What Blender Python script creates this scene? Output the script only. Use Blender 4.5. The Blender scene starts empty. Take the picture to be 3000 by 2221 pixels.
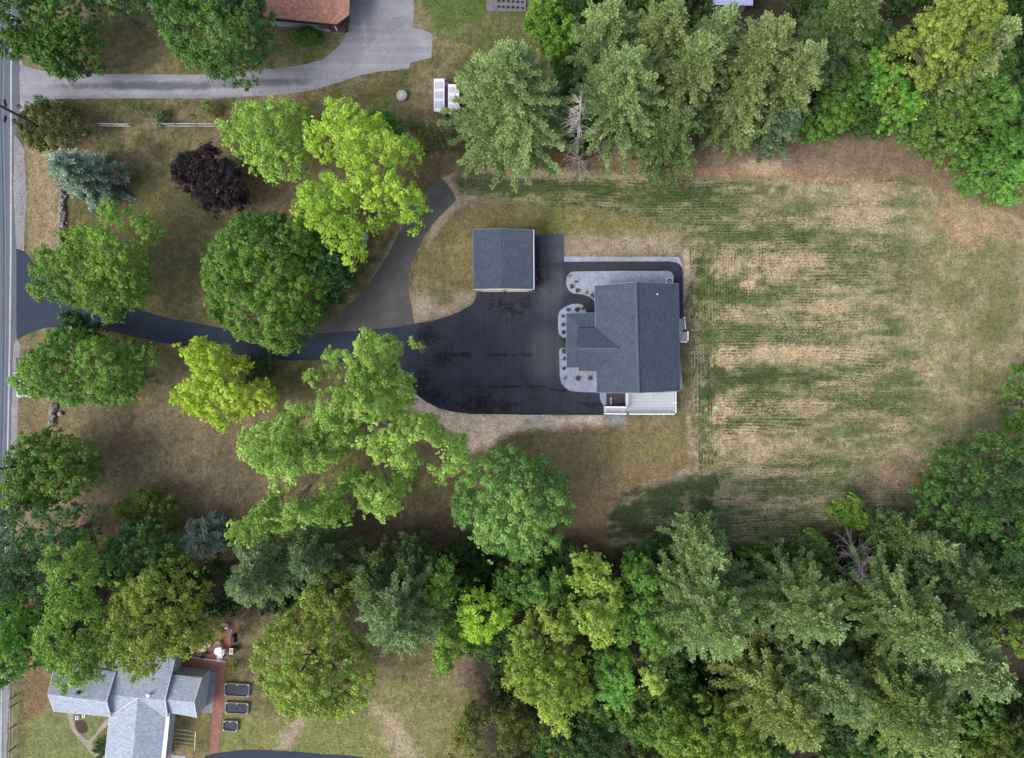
import bpy, math, random
import numpy as np
from mathutils import Vector
from mathutils.geometry import tessellate_polygon

R = math.radians
SC = bpy.context.scene
# ------------------------------------------------------------------ camera, sky, sun, exposure
CH = 78.0                      # camera height above the ground, metres
FP = 2000.0                    # focal length in pixels of the 3000 px wide photograph
cam_d = bpy.data.cameras.new("camera"); cam = bpy.data.objects.new("camera", cam_d)
SC.collection.objects.link(cam); SC.camera = cam
cam_d.sensor_width = 36.0; cam_d.lens = 24.0; cam_d.clip_end = 3000.0; cam_d.clip_start = 0.5
cam.location = (0, 0, CH); cam.rotation_euler = (0, 0, 0)

SUN_EL, SUN_AZ = 46.0, 243.0   # azimuth clockwise from the top of the picture
world = bpy.data.worlds.new("World"); SC.world = world; world.use_nodes = True
nt = world.node_tree; nt.nodes.clear()
wo = nt.nodes.new("ShaderNodeOutputWorld"); bg = nt.nodes.new("ShaderNodeBackground")
sky = nt.nodes.new("ShaderNodeTexSky"); sky.sky_type = 'NISHITA'; sky.sun_disc = False
sky.sun_elevation = R(SUN_EL); sky.sun_rotation = R(SUN_AZ)
sky.air_density = 1.0; sky.dust_density = 4.0; sky.ozone_density = 1.0
hsv = nt.nodes.new('ShaderNodeHueSaturation'); hsv.inputs['Saturation'].default_value = 0.62   # thin cloud
nt.links.new(sky.outputs[0], hsv.inputs['Color']); nt.links.new(hsv.outputs[0], bg.inputs[0]); nt.links.new(bg.outputs[0], wo.inputs[0])
bg.inputs[1].default_value = 0.15
sun_d = bpy.data.lights.new("sun", 'SUN'); sun = bpy.data.objects.new("sun", sun_d)
SC.collection.objects.link(sun)
sun_d.energy = 0.95; sun_d.angle = R(32.0); sun_d.color = (1.0, 0.975, 0.93)
a = R(SUN_AZ); e = R(SUN_EL)
sdir = Vector((math.sin(a) * math.cos(e), math.cos(a) * math.cos(e), math.sin(e)))
sun.rotation_euler = sdir.to_track_quat('Z', 'Y').to_euler(); sun.location = sdir * 200
SC.view_settings.view_transform = 'Standard'; SC.view_settings.look = 'None'
SC.view_settings.exposure = 0.72; SC.view_settings.gamma = 1.0

# ------------------------------------------------------------------ helpers
RNG = np.random.default_rng(7)
random.seed(7)
COL = SC.collection


def P(u, v, z=0.0):
    """picture pixel at height z -> world point (camera looks straight down)"""
    k = (CH - z) / FP
    return ((u - 1500.0) * k, -(v - 1110.5) * k, z)


TILES = {1: (0, 0), 2: (1000, 0), 3: (2000, 0), 4: (0, 740), 5: (1000, 740), 6: (2000, 740), 7: (0, 1481), 8: (1000, 1481), 9: (2000, 1481)}


def T(tile, pts):
    if tile == 'ov':
        return [(x * 1.3447, y * 1.3447) for x, y in pts]
    if tile == 's':
        return list(pts)
    ox, oy = TILES[tile]
    return [(ox + x / 2.232, oy + y / 2.232) for x, y in pts]


def lin(c):
    return tuple(((x / 255.0) / 12.92 if x <= 10.3 else (((x / 255.0) + 0.055) / 1.055) ** 2.4) for x in c)


def setp(o, label=None, cat=None, group=None, kind=None):
    if label: o['label'] = label
    if cat: o['category'] = cat
    if group: o['group'] = group
    if kind: o['kind'] = kind
    return o


def empty(name, loc, label, cat, group=None, rz=0):
    o = bpy.data.objects.new(name, None); COL.objects.link(o)
    o.empty_display_size = 0.3
    o.location = loc; o.rotation_euler = (0, 0, rz)
    return setp(o, label, cat, group)


def new_obj(name, me, mat=None, parent=None, loc=None):
    o = bpy.data.objects.new(name, me); COL.objects.link(o)
    if mat is not None: me.materials.append(mat)
    if parent is not None: o.parent = parent
    if loc is not None: o.location = loc
    return o


class MB:
    """collects simple shapes into one mesh (world coordinates; build() subtracts the origin)"""
    def __init__(s): s.v = []; s.f = []; s.m = []
    def add(s, vs, fs, mi=0):
        n = len(s.v); s.v += [tuple(p) for p in vs]
        s.f += [tuple(i + n for i in f) for f in fs]; s.m += [mi] * len(fs)
    def box(s, c, size, rz=0.0, mi=0, rx=0.0):
        hx, hy, hz = size[0] / 2, size[1] / 2, size[2] / 2
        cr, sr = math.cos(rz), math.sin(rz); cx, sx = math.cos(rx), math.sin(rx); vs = []
        for x, y, z in ((-hx, -hy, -hz), (hx, -hy, -hz), (hx, hy, -hz), (-hx, hy, -hz), (-hx, -hy, hz), (hx, -hy, hz), (hx, hy, hz), (-hx, hy, hz)):
            y, z = y * cx - z * sx, y * sx + z * cx
            vs.append((c[0] + x * cr - y * sr, c[1] + x * sr + y * cr, c[2] + z))
        s.add(vs, [(3, 2, 1, 0), (4, 5, 6, 7), (0, 1, 5, 4), (1, 2, 6, 5), (2, 3, 7, 6), (3, 0, 4, 7)], mi)
        return s
    def bar(s, a, b, w, h, mi=0):
        a = Vector(a); b = Vector(b); d = (b - a)
        if d.length < 1e-6: return s
        d.normalize(); up = Vector((0, 0, 1)) if abs(d.z) < 0.95 else Vector((1, 0, 0))
        sd = d.cross(up).normalized(); up = sd.cross(d).normalized()
        vs = []
        for p in (a, b):
            for i, j in ((-1, -1), (1, -1), (1, 1), (-1, 1)):
                vs.append(p + sd * (i * w / 2) + up * (j * h / 2))
        s.add(vs, [(0, 1, 2, 3), (7, 6, 5, 4), (4, 5, 1, 0), (5, 6, 2, 1), (6, 7, 3, 2), (7, 4, 0, 3)], mi)
        return s
    def tube(s, pts, rad, n=6, mi=0):
        pts = [Vector(p) for p in pts]; rings = []
        for i, p in enumerate(pts):
            d = (pts[min(i + 1, len(pts) - 1)] - pts[max(i - 1, 0)])
            if d.length < 1e-6: d = Vector((0, 0, 1))
            d.normalize(); ref = Vector((0, 0, 1)) if abs(d.z) < 0.9 else Vector((1, 0, 0))
            x = d.cross(ref).normalized(); y = d.cross(x).normalized()
            r = rad[i] if hasattr(rad, '__len__') else rad
            rings.append([p + x * (math.cos(2 * math.pi * k / n) * r) + y * (math.sin(2 * math.pi * k / n) * r) for k in range(n)])
        vs = [q for rg in rings for q in rg]; fs = []
        for i in range(len(pts) - 1):
            for k in range(n):
                a0 = i * n + k; a1 = i * n + (k + 1) % n
                fs.append((a0, a1, a1 + n, a0 + n))
        fs.append(tuple(range(n))[::-1]); fs.append(tuple((len(pts) - 1) * n + k for k in range(n)))
        s.add(vs, fs, mi); return s
    def cyl(s, c, r, z0, z1, n=24, mi=0, r1=None):
        r1 = r if r1 is None else r1
        vs = [(c[0] + math.cos(2 * math.pi * k / n) * q, c[1] + math.sin(2 * math.pi * k / n) * q, z) for z, q in ((z0, r), (z1, r1)) for k in range(n)]
        fs = [(k, (k + 1) % n, n + (k + 1) % n, n + k) for k in range(n)] + [tuple(range(n))[::-1], tuple(range(n, 2 * n))]
        s.add(vs, fs, mi); return s
    def slab(s, pts, th, mi=0):
        """polygon of 3-D points extruded down by th"""
        n = len(pts); vs = [tuple(p) for p in pts] + [(p[0], p[1], p[2] - th) for p in pts]
        tri = tessellate_polygon([[Vector(p) for p in pts]])
        fs = []
        for t in tri:
            A, B, C = (Vector(pts[i]) for i in t)
            if (B - A).cross(C - A).z < 0: t = (t[0], t[2], t[1])
            fs.append(tuple(t)); fs.append((t[0] + n, t[2] + n, t[1] + n))
        ccw = sum(pts[i][0] * pts[(i + 1) % n][1] - pts[(i + 1) % n][0] * pts[i][1] for i in range(n)) > 0
        for i in range(n):
            j = (i + 1) % n
            fs.append((i, i + n, j + n, j) if ccw else (j, j + n, i + n, i))
        s.add(vs, fs, mi); return s
    def build(s, name, mats, parent=None, bevel=0.0, smooth=False, origin=None):
        o_ = Vector(origin) if origin is not None else Vector((0, 0, 0))
        if parent is not None and origin is None: o_ = parent_loc(parent)
        me = bpy.data.meshes.new(name)
        me.from_pydata([(p[0] - o_.x, p[1] - o_.y, p[2] - o_.z) for p in s.v], [], s.f)
        if not isinstance(mats, (list, tuple)): mats = [mats]
        for m in mats: me.materials.append(m)
        if len(mats) > 1: me.polygons.foreach_set('material_index', s.m)
        if smooth: me.polygons.foreach_set('use_smooth', [True] * len(me.polygons))
        me.update()
        o = bpy.data.objects.new(name, me); COL.objects.link(o)
        if parent is not None: o.parent = parent
        elif origin is not None: o.location = o_
        if bevel > 0:
            md = o.modifiers.new('bevel', 'BEVEL'); md.width = bevel; md.segments = 1; md.limit_method = 'ANGLE'
        return o


def parent_loc(p):
    v = Vector((0, 0, 0))
    while p is not None:
        v = v + Vector(p.location); p = p.parent
    return v


def quad_mesh(name, V, C, mat, parent=None, extra=None):
    """V: (n,4,3) world quads, C: (n,3) linear colour per quad"""
    n = len(V); o_ = np.array(parent_loc(parent)) if parent is not None else np.zeros(3)
    me = bpy.data.meshes.new(name)
    co = (V - o_).reshape(-1, 3).astype(np.float32)
    me.vertices.add(n * 4); me.vertices.foreach_set('co', co.ravel())
    me.loops.add(n * 4); me.loops.foreach_set('vertex_index', np.arange(n * 4, dtype=np.int32))
    me.polygons.add(n)
    me.polygons.foreach_set('loop_start', np.arange(0, n * 4, 4, dtype=np.int32))
    me.polygons.foreach_set('loop_total', np.full(n, 4, dtype=np.int32))
    ca = me.attributes.new('tint', 'FLOAT_COLOR', 'POINT')
    cc = np.ones((n, 4, 4), dtype=np.float32); cc[:, :, :3] = C[:, None, :]
    ca.data.foreach_set('color', cc.ravel())
    me.update(calc_edges=True)
    me.materials.append(mat)
    o = bpy.data.objects.new(name, me); COL.objects.link(o)
    if parent is not None: o.parent = parent
    return o


def _hash(ix, iy, seed):
    h = (ix.astype(np.int64) * 374761393 + iy.astype(np.int64) * 668265263 + seed * 69069) & 0xffffffff
    h = ((h ^ (h >> 13)) * 1274126177) & 0xffffffff
    return ((h ^ (h >> 16)) & 0xffff) / 65535.0


def vn(x, y, seed=0):
    """value noise, -1..1"""
    x = np.asarray(x, dtype=float); y = np.asarray(y, dtype=float)
    ix = np.floor(x).astype(np.int64); iy = np.floor(y).astype(np.int64)
    fx = x - ix; fy = y - iy; fx = fx * fx * (3 - 2 * fx); fy = fy * fy * (3 - 2 * fy)
    a_ = _hash(ix, iy, seed); b_ = _hash(ix + 1, iy, seed); c_ = _hash(ix, iy + 1, seed); d_ = _hash(ix + 1, iy + 1, seed)
    return ((a_ * (1 - fx) + b_ * fx) * (1 - fy) + (c_ * (1 - fx) + d_ * fx) * fy) * 2 - 1


def fbm(x, y, seed=0, o=4):
    s = 0; am = 1.0; t = 0
    for i in range(o):
        s = s + am * vn(x * 2 ** i + 17.3 * i, y * 2 ** i + 5.1 * i, seed + i); t += am; am *= 0.55
    return s / t


def poly_sd(x, y, poly):
    """signed distance to polygon, positive inside"""
    poly = np.asarray(poly, dtype=float); n = len(poly)
    d = np.full(x.shape, 1e9); ins = np.zeros(x.shape, dtype=bool)
    for i in range(n):
        ax, ay = poly[i]; bx, by = poly[(i + 1) % n]
        ex, ey = bx - ax, by - ay; wx = x - ax; wy = y - ay
        t = np.clip((wx * ex + wy * ey) / (ex * ex + ey * ey + 1e-12), 0, 1)
        d = np.minimum(d, (wx - ex * t) ** 2 + (wy - ey * t) ** 2)
        c = ((ay > y) != (by > y)) & (x < (bx - ax) * (y - ay) / (by - ay + 1e-12) + ax)
        ins ^= c
    d = np.sqrt(d)
    return np.where(ins, d, -d)


def smooth_poly(pts, k=4):
    """closed Catmull-Rom"""
    out = []; n = len(pts)
    for i in range(n):
        p0, p1, p2, p3 = (np.array(pts[(i + j) % n], float) for j in (-1, 0, 1, 2))
        for s in range(k):
            t = s / k
            out.append(tuple(0.5 * ((2 * p1) + (-p0 + p2) * t + (2 * p0 - 5 * p1 + 4 * p2 - p3) * t * t + (-p0 + 3 * p1 - 3 * p2 + p3) * t ** 3)))
    return out


# ------------------------------------------------------------------ materials
MATS = {}


def mat_base(name, rough=0.85):
    m = bpy.data.materials.new(name); m.use_nodes = True
    nt = m.node_tree; b = nt.nodes['Principled BSDF']; b.inputs['Roughness'].default_value = rough
    b.inputs['Specular IOR Level'].default_value = 0.25
    MATS[name] = m
    return m, nt, b


def N(nt, typ, **kw):
    n = nt.nodes.new(typ)
    for k, v in kw.items():
        if k.startswith('i_'):
            n.inputs[k[2:].replace('_', ' ')].default_value = v
        else: setattr(n, k, v)
    return n


def mixc(nt, fac, a, b, mode='MIX'):
    m = nt.nodes.new('ShaderNodeMix'); m.data_type = 'RGBA'; m.blend_type = mode
    for sock, val in ((m.inputs[0], fac), (m.inputs[6], a), (m.inputs[7], b)):
        if hasattr(val, 'is_output') or isinstance(val, bpy.types.NodeSocket): nt.links.new(val, sock)
        elif isinstance(val, (tuple, list)): sock.default_value = tuple(val)[:3] + (1.0,)
        else: sock.default_value = val
    return m.outputs[2]


def ramp(nt, fac, stops):
    r = nt.nodes.new('ShaderNodeValToRGB'); nt.links.new(fac, r.inputs[0])
    el = r.color_ramp.elements
    while len(el) > len(stops): el.remove(el[-1])
    while len(el) < len(stops): el.new(0.5)
    for q, (p, c) in zip(el, stops):
        q.position = p; q.color = (tuple(c)[:3] + (1.0,)) if hasattr(c, '__len__') else (c, c, c, 1)
    return r.outputs[0]


def pos(nt, scale=(1, 1, 1), rz=0.0):
    g = nt.nodes.new('ShaderNodeNewGeometry'); mp = nt.nodes.new('ShaderNodeMapping')
    mp.inputs['Scale'].default_value = scale; mp.inputs['Rotation'].default_value = (0, 0, rz)
    nt.links.new(g.outputs['Position'], mp.inputs[0]); return mp.outputs[0]


def noise(nt, scale, detail=4, rough=0.6, vec=None, dist=0.0):
    n = nt.nodes.new('ShaderNodeTexNoise'); n.inputs['Scale'].default_value = scale
    n.inputs['Detail'].default_value = detail; n.inputs['Roughness'].default_value = rough; n.inputs['Distortion'].default_value = dist
    nt.links.new(vec if vec is not None else pos(nt), n.inputs['Vector']); return n.outputs['Fac']


def bump(nt, b, h, strength=0.3, dist=0.02):
    bp = nt.nodes.new('ShaderNodeBump'); bp.inputs['Strength'].default_value = strength; bp.inputs['Distance'].default_value = dist
    nt.links.new(h, bp.inputs['Height']); nt.links.new(bp.outputs[0], b.inputs['Normal'])


def speckle(name, c1, c2, scale=12.0, big=0.5, rough=0.9, bmp=0.3, spec=0.25):
    """two-tone speckled surface with a slow large variation"""
    m, nt, b = mat_base(name, rough); b.inputs['Specular IOR Level'].default_value = spec
    f = noise(nt, scale, 3, 0.7); g = noise(nt, big, 4, 0.6)
    c = mixc(nt, ramp(nt, f, [(0.35, 0.0), (0.65, 1.0)]), c1, c2)
    c = mixc(nt, 1.0, c, ramp(nt, g, [(0.25, 0.78), (0.75, 1.18)]), 'MULTIPLY')
    nt.links.new(c, b.inputs['Base Color'])
    if bmp: bump(nt, b, f, bmp)
    return m


def shingle(name, c1, c2, rz=0.0, row=0.145):
    m, nt, b = mat_base(name, 0.9)
    v = pos(nt, (1, 1, 1), rz)
    br = N(nt, 'ShaderNodeTexBrick'); nt.links.new(v, br.inputs['Vector'])
    br.inputs['Scale'].default_value = 1.0; br.inputs['Brick Width'].default_value = 0.3; br.inputs['Row Height'].default_value = row
    br.inputs['Mortar Size'].default_value = 0.018; br.inputs['Mortar Smooth'].default_value = 0.3; br.inputs['Bias'].default_value = 0.0
    br.inputs['Color1'].default_value = tuple(c1) + (1,); br.inputs['Color2'].default_value = tuple(c2) + (1,)
    br.inputs['Mortar'].default_value = tuple(x * 0.55 for x in c1) + (1,)
    f = noise(nt, 9, 3, 0.7); g = noise(nt, 0.8, 4)
    c = mixc(nt, 1.0, br.outputs['Color'], ramp(nt, f, [(0.3, 0.72), (0.7, 1.28)]), 'MULTIPLY')
    c = mixc(nt, 1.0, c, ramp(nt, g, [(0.25, 0.88), (0.75, 1.1)]), 'MULTIPLY')
    nt.links.new(c, b.inputs['Base Color']); bump(nt, b, br.outputs['Fac'], 0.25, -0.02)
    return m


def plain(name, c, rough=0.6, var=0.1, spec=0.3, metal=0.0):
    m, nt, b = mat_base(name, rough); b.inputs['Specular IOR Level'].default_value = spec; b.inputs['Metallic'].default_value = metal
    g = noise(nt, 2.5, 4)
    nt.links.new(mixc(nt, 1.0, c, ramp(nt, g, [(0.2, 1 - var), (0.8, 1 + var)]), 'MULTIPLY'), b.inputs['Base Color'])
    return m


# foliage
leaf, nt, b = mat_base('leaf', 0.55)
at = N(nt, 'ShaderNodeAttribute', attribute_name='tint')
tr = N(nt, 'ShaderNodeBsdfTranslucent'); mx = N(nt, 'ShaderNodeMixShader'); mx.inputs[0].default_value = 0.22
nt.links.new(at.outputs['Color'], b.inputs['Base Color'])
nt.links.new(mixc(nt, 1.0, at.outputs['Color'], (1.05, 1.15, 0.75), 'MULTIPLY'), tr.inputs['Color'])
nt.links.new(b.outputs[0], mx.inputs[1]); nt.links.new(tr.outputs[0], mx.inputs[2])
nt.links.new(mx.outputs[0], nt.nodes['Material Output'].inputs[0])
b.inputs['Specular IOR Level'].default_value = 0.2
bark = speckle('bark', (0.10, 0.085, 0.07), (0.19, 0.17, 0.15), 6, 0.6)
deadwood = speckle('dead_wood', (0.30, 0.27, 0.25), (0.48, 0.45, 0.43), 5, 0.8)

# ------------------------------------------------------------------ ground: one sheet to the horizon
ground_m, nt, b = mat_base('ground_cover', 0.95)
gc = N(nt, 'ShaderNodeAttribute', attribute_name='cover')
gr = N(nt, 'ShaderNodeAttribute', attribute_name='rows')
sep = N(nt, 'ShaderNodeSeparateColor'); nt.links.new(gr.outputs['Color'], sep.inputs[0])
f1 = noise(nt, 4.2, 5, 0.8); f2 = noise(nt, 1.5, 5, 0.75, dist=0.6)
col = mixc(nt, 1.0, gc.outputs['Color'], ramp(nt, f1, [(0.30, 0.5), (0.5, 0.98), (0.70, 1.55)]), 'MULTIPLY')
col = mixc(nt, 1.0, col, ramp(nt, f2, [(0.32, 0.66), (0.68, 1.30)]), 'MULTIPLY')
f4 = noise(nt, 0.42, 4, 0.65, dist=1.0); f5 = noise(nt, 2.2, 3, 0.6, dist=.8)
col = mixc(nt, 1.0, col, ramp(nt, f4, [(0.3, 0.80), (0.7, 1.18)]), 'MULTIPLY')
col = mixc(nt, ramp(nt, f5, [(0.60, 0.0), (0.70, 0.40)]), col, lin((62, 62, 40)))
# straw-coloured flecks
f3 = noise(nt, 9.0, 2, 0.5)
col = mixc(nt, ramp(nt, f3, [(0.62, 0.0), (0.72, 0.35)]), col, lin((178, 160, 128)))


def rowline(freq_vec, seedoff, chan):
    w = N(nt, 'ShaderNodeTexWave', wave_type='BANDS', bands_direction='Y' if chan == 0 else 'X')
    w.inputs['Scale'].default_value = 1.0; w.inputs['Distortion'].default_value = 1.3; w.inputs['Detail'].default_value = 3
    w.inputs['Detail Scale'].default_value = 0.35
    nt.links.new(pos(nt, freq_vec), w.inputs['Vector'])
    br = noise(nt, 1.0, 4, 0.7, vec=pos(nt, (1.3, 3.2, 1) if chan == 0 else (3.2, 1.3, 1)))
    a_ = N(nt, 'ShaderNodeMath', operation='MULTIPLY')
    nt.links.new(ramp(nt, w.outputs['Fac'], [(0.45, 0.0), (0.8, 1.0)]), a_.inputs[0])
    nt.links.new(ramp(nt, br, [(0.40, 0.0), (0.58, 1.0)]), a_.inputs[1])
    b_ = N(nt, 'ShaderNodeMath', operation='MULTIPLY'); nt.links.new(a_.outputs[0], b_.inputs[0]); nt.links.new(sep.outputs[chan], b_.inputs[1])
    return b_.outputs[0]


col = mixc(nt, rowline((1, 0.92, 1), 0, 0), col, lin((58, 70, 50)))
col = mixc(nt, rowline((0.92, 1, 1), 3, 1), col, lin((60, 76, 50)))
nt.links.new(col, b.inputs['Base Color'])
bump(nt, b, f1, 0.6, 0.06)

GRE = {}


def grid_axis(lo, hi, step):
    fine = np.arange(lo, hi + 1e-6, step)
    out = [fine[0]]; s = step
    left = []; x = lo
    while x > -900: s *= 1.5; x -= s; left.append(x)
    right = []; x = hi; s = step
    while x < 900: s *= 1.5; x += s; right.append(x)
    return np.array(left[::-1] + list(fine) + right)


gx = grid_axis(-62, 62, 0.18); gy = grid_axis(-47, 47, 0.18)
X, Y = np.meshgrid(gx, gy)
U = X / 0.039 + 1500.0; V = -Y / 0.039 + 1110.5            # picture coordinates of ground points (metres / 0.039)
nz1 = fbm(X * 0.22, Y * 0.22, 11, 5); nz2 = fbm(X * 0.8, Y * 0.8, 21, 4); nzs = fbm(X * 0.10, Y * 0.42, 31, 5)
nz3 = fbm(X * 1.9, Y * 1.9, 41, 2); nzr = fbm(X * 0.45, Y * 1.7, 51, 3); nzv = fbm(X * 1.7, Y * 0.5, 61, 3)
DRY = np.array(lin((130, 116, 90))); OLIVE = np.array(lin((86, 86, 54))); LAWN = np.array(lin((94, 108, 60)))
LITTER = np.array(lin((96, 80, 68))); SAND = np.array(lin((180, 162, 144))); TAN = np.array(lin((164, 148, 122)))
DGREEN = np.array(lin((66, 80, 40))); PINK = np.array(lin((150, 124, 102)))
base = np.zeros(X.shape + (3,))
t = np.clip(0.56 + 0.9 * nz1 + 0.55 * nz2 + .5 * nz3, 0, 1)[..., None]
base[:] = DRY * (1 - t) + OLIVE * t
rowm = np.zeros(X.shape + (3,))


def paint(mask, c):
    global base
    m = np.clip(mask, 0, 1)[..., None]; base = base * (1 - m) + np.asarray(c) * m


def pm(poly, feather=40.0, ns=0.0):
    """soft polygon mask in picture pixels"""
    x0 = min(p[0] for p in poly) - feather * 2; x1 = max(p[0] for p in poly) + feather * 2
    y0 = min(p[1] for p in poly) - feather * 2; y1 = max(p[1] for p in poly) + feather * 2
    out = np.zeros(X.shape); s = (U > x0) & (U < x1) & (V > y0) & (V < y1)
    if s.any():
        d = poly_sd(U[s], V[s], poly) + ns * nz2[s] + 0.6 * ns * nz1[s]
        out[s] = np.clip(0.5 + d / feather + (.28 * nz3[s] if feather > 11 else 0), 0, 1)
    return out


def blob(cx, cy, rx, ry, ns=0.35):
    d = np.sqrt(((U - cx) / rx) ** 2 + ((V - cy) / ry) ** 2) + ns * (nz2 + nz1)
    return np.clip((1.15 - d) / 0.5, 0, 1)


# lawns left of the drive, neighbour's lawns
paint(0.6 * pm(T('s', [(200, 440), (640, 540), (590, 960), (380, 930), (220, 800)]), 120, 40), OLIVE * 0.95)
paint(0.55 * pm([(1230, -40), (2000, -40), (1500, 180), (1290, 120)], 60, 20), LAWN * 0.75)
paint(0.7 * pm([(1225, -40), (1450, -40), (1420, 60), (1310, 110), (1260, 95)], 40, 15), np.array(lin((70, 96, 40))))
paint(0.5 * pm([(240, -20), (460, -20), (560, 200), (250, 215)], 60, 30), OLIVE)
paint(0.5 * pm([(820, 90), (1000, 100), (940, 170), (800, 190)], 40, 10), LAWN)
paint(0.6 * blob(905, 100, 70, 24), np.array(lin((70, 102, 44))))
# lower left lawn and lower middle lawn
paint(0.85 * pm([(60, 2060), (300, 2070), (330, 2300), (50, 2300)], 60, 25), np.array(lin((112, 120, 74))))
paint(0.8 * pm([(640, 2000), (760, 2100), (1100, 2080), (1150, 2230), (640, 2230)], 60, 40), np.array(lin((116, 122, 70))))
paint(0.6 * pm([(1080, 1980), (1400, 2000), (1400, 2260), (1000, 2260)], 80, 40), np.array(lin((122, 122, 76))))
paint(0.75 * pm([(1090, 2060), (1160, 2090), (1230, 2221), (1150, 2221)], 40, 20), SAND * 0.85)
paint(0.8 * pm([(820, 2150), (880, 2090), (900, 2120), (850, 2190), (800, 2200)], 24, 15), SAND * 0.8)
paint(0.6 * pm([(505, 2090), (605, 2090), (600, 2215), (500, 2200)], 20, 10), np.array(lin((150, 138, 86))))
# leaf litter and bare soil
paint(0.75 * pm([(180, 1180), (560, 1230), (760, 1230), (760, 1560), (520, 1600), (250, 1560), (200, 1330)], 120, 60) * np.clip(.5 + .6 * nz1 + .4 * nz2, 0, 1), np.array(lin((112, 98, 86))))
paint(0.9 * pm([(250, 1480), (560, 1560), (560, 1700), (250, 1700)], 90, 40), LITTER * 0.8)
paint(0.9 * pm([(960, 1480), (1310, 1500), (1320, 1640), (980, 1660)], 80, 40), LITTER * 1.1)
paint(0.85 * pm([(1360, 1880), (1480, 1880), (1480, 2010), (1330, 2000)], 60, 30), LITTER * 1.35)
paint(0.6 * pm([(640, 520), (860, 480), (900, 640), (700, 640)], 60, 30), LITTER)
paint(0.6 * pm([(1180, 440), (1360, 440), (1330, 540), (1190, 560)], 60, 30), LITTER * 1.15)
paint(0.7 * pm([(1130, 1160), (1400, 1300), (1300, 1360), (1130, 1260)], 60, 30), LITTER * 1.6)
paint(0.5 * pm([(1180, 650), (1340, 600), (1560, 640), (1540, 680), (1380, 690), (1380, 820), (1220, 800)], 50, 20), np.array(lin((132, 118, 82))))
paint(0.55 * blob(1600, 640, 70, 50), np.array(lin((86, 100, 50))))
paint(0.5 * pm([(1620, 610), (1950, 620), (2010, 720), (1660, 720)], 50, 25), np.array(lin((128, 122, 76))))
paint(0.6 * pm([(1660, 690), (1990, 690), (2000, 745), (1660, 748)], 30, 12), SAND * 0.82)
paint(0.8 * pm([(1210, 860), (1380, 858), (1390, 880), (1300, 930), (1212, 945)], 40, 14), SAND * 0.88)
paint(0.5 * blob(1290, 870, 34, 26), DGREEN)
paint(0.6 * pm([(1500, 1260), (2010, 1250), (2060, 1380), (1900, 1420), (1780, 1500), (1600, 1500)], 90, 40), np.array(lin((140, 122, 90))))
paint(0.6 * blob(1520, 1300, 60, 40), OLIVE); paint(0.45 * blob(1900, 1300, 120, 40), np.array(lin((120, 118, 70))))
paint(0.7 * pm([(1560, 1440), (1780, 1420), (1800, 1600), (1600, 1640)], 70, 30), np.array(lin((128, 104, 80))))
# shoulder by the road
paint(0.8 * pm([(80, 400), (165, 430), (165, 740), (90, 730)], 30, 15), np.array(lin((150, 132, 108))))
paint(0.5 * pm([(90, 560), (130, 560), (130, 700), (95, 720)], 24, 10), np.array(lin((118, 112, 84))))
paint(0.7 * pm([(50, 1170), (200, 1190), (190, 1300), (50, 1280)], 30, 15), np.array(lin((112, 102, 74))))
paint(0.9 * pm([(85, 1940), (150, 1950), (140, 2080), (75, 2110)], 40, 15), np.array(lin((120, 94, 74))))
paint(0.8 * blob(400, 2065, 0.1, 0.1), LITTER)
# soil in the woods
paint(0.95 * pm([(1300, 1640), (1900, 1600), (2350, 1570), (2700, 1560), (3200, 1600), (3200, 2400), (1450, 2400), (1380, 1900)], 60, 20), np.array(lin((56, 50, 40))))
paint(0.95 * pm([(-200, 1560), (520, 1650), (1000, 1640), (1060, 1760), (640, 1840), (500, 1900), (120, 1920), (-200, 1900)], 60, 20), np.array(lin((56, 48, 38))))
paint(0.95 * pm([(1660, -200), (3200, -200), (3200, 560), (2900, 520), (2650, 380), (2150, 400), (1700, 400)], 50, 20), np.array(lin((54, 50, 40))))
paint(0.8 * pm([(1660, 380), (1820, 400), (1830, 470), (1640, 480)], 30, 20), np.array(lin((120, 86, 62))))
# field behind the house
field = pm([(1320, 520), (1480, 490), (1700, 500), (2090, 520), (2700, 520), (2990, 640), (3200, 700), (3200, 1250), (2820, 1260), (2740, 1480), (2560, 1500), (2300, 1590), (1790, 1600), (1775, 1500), (1900, 1420), (2060, 1385), (2030, 1200), (2020, 760), (2000, 680), (1800, 620), (1500, 590), (1330, 580)], 14, 8)
tt = np.clip(0.62 + 1.1 * nzs + 0.35 * nz2 + .9 * nzr, 0, 1)[..., None]
fcol = TAN * (1 - tt) + np.array(lin((108, 112, 78))) * tt
m = field[..., None]; base = base * (1 - m) + fcol * m
paint(0.8 * field * pm([(2680, 500), (3200, 600), (3200, 1300), (2800, 1300), (2700, 1000)], 90, 50), np.clip(1 + 0 * base, 0, 1) * (np.array(lin((148, 134, 106))) * (1 - np.clip(.45 + 1.0 * nz2 + .6 * nz1, 0, 1)[..., None]) + np.array(lin((112, 112, 78))) * np.clip(.45 + 1.0 * nz2 + .6 * nz1, 0, 1)[..., None]))
paint(0.7 * field * blob(2860, 640, 130, 100), np.array(lin((162, 138, 112))))
for cx, cy, rx, ry, s in ((2790, 860, 60, 40, .5), (2930, 850, 60, 120, .4), (2900, 960, 60, 60, .5), (2880, 1110, 60, 40, .55), (2950, 1200, 80, 90, .4), (2700, 820, 50, 30, .5)):
    paint(s * field * blob(cx, cy, rx, ry, 0.6), DGREEN * 1.2)
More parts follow.
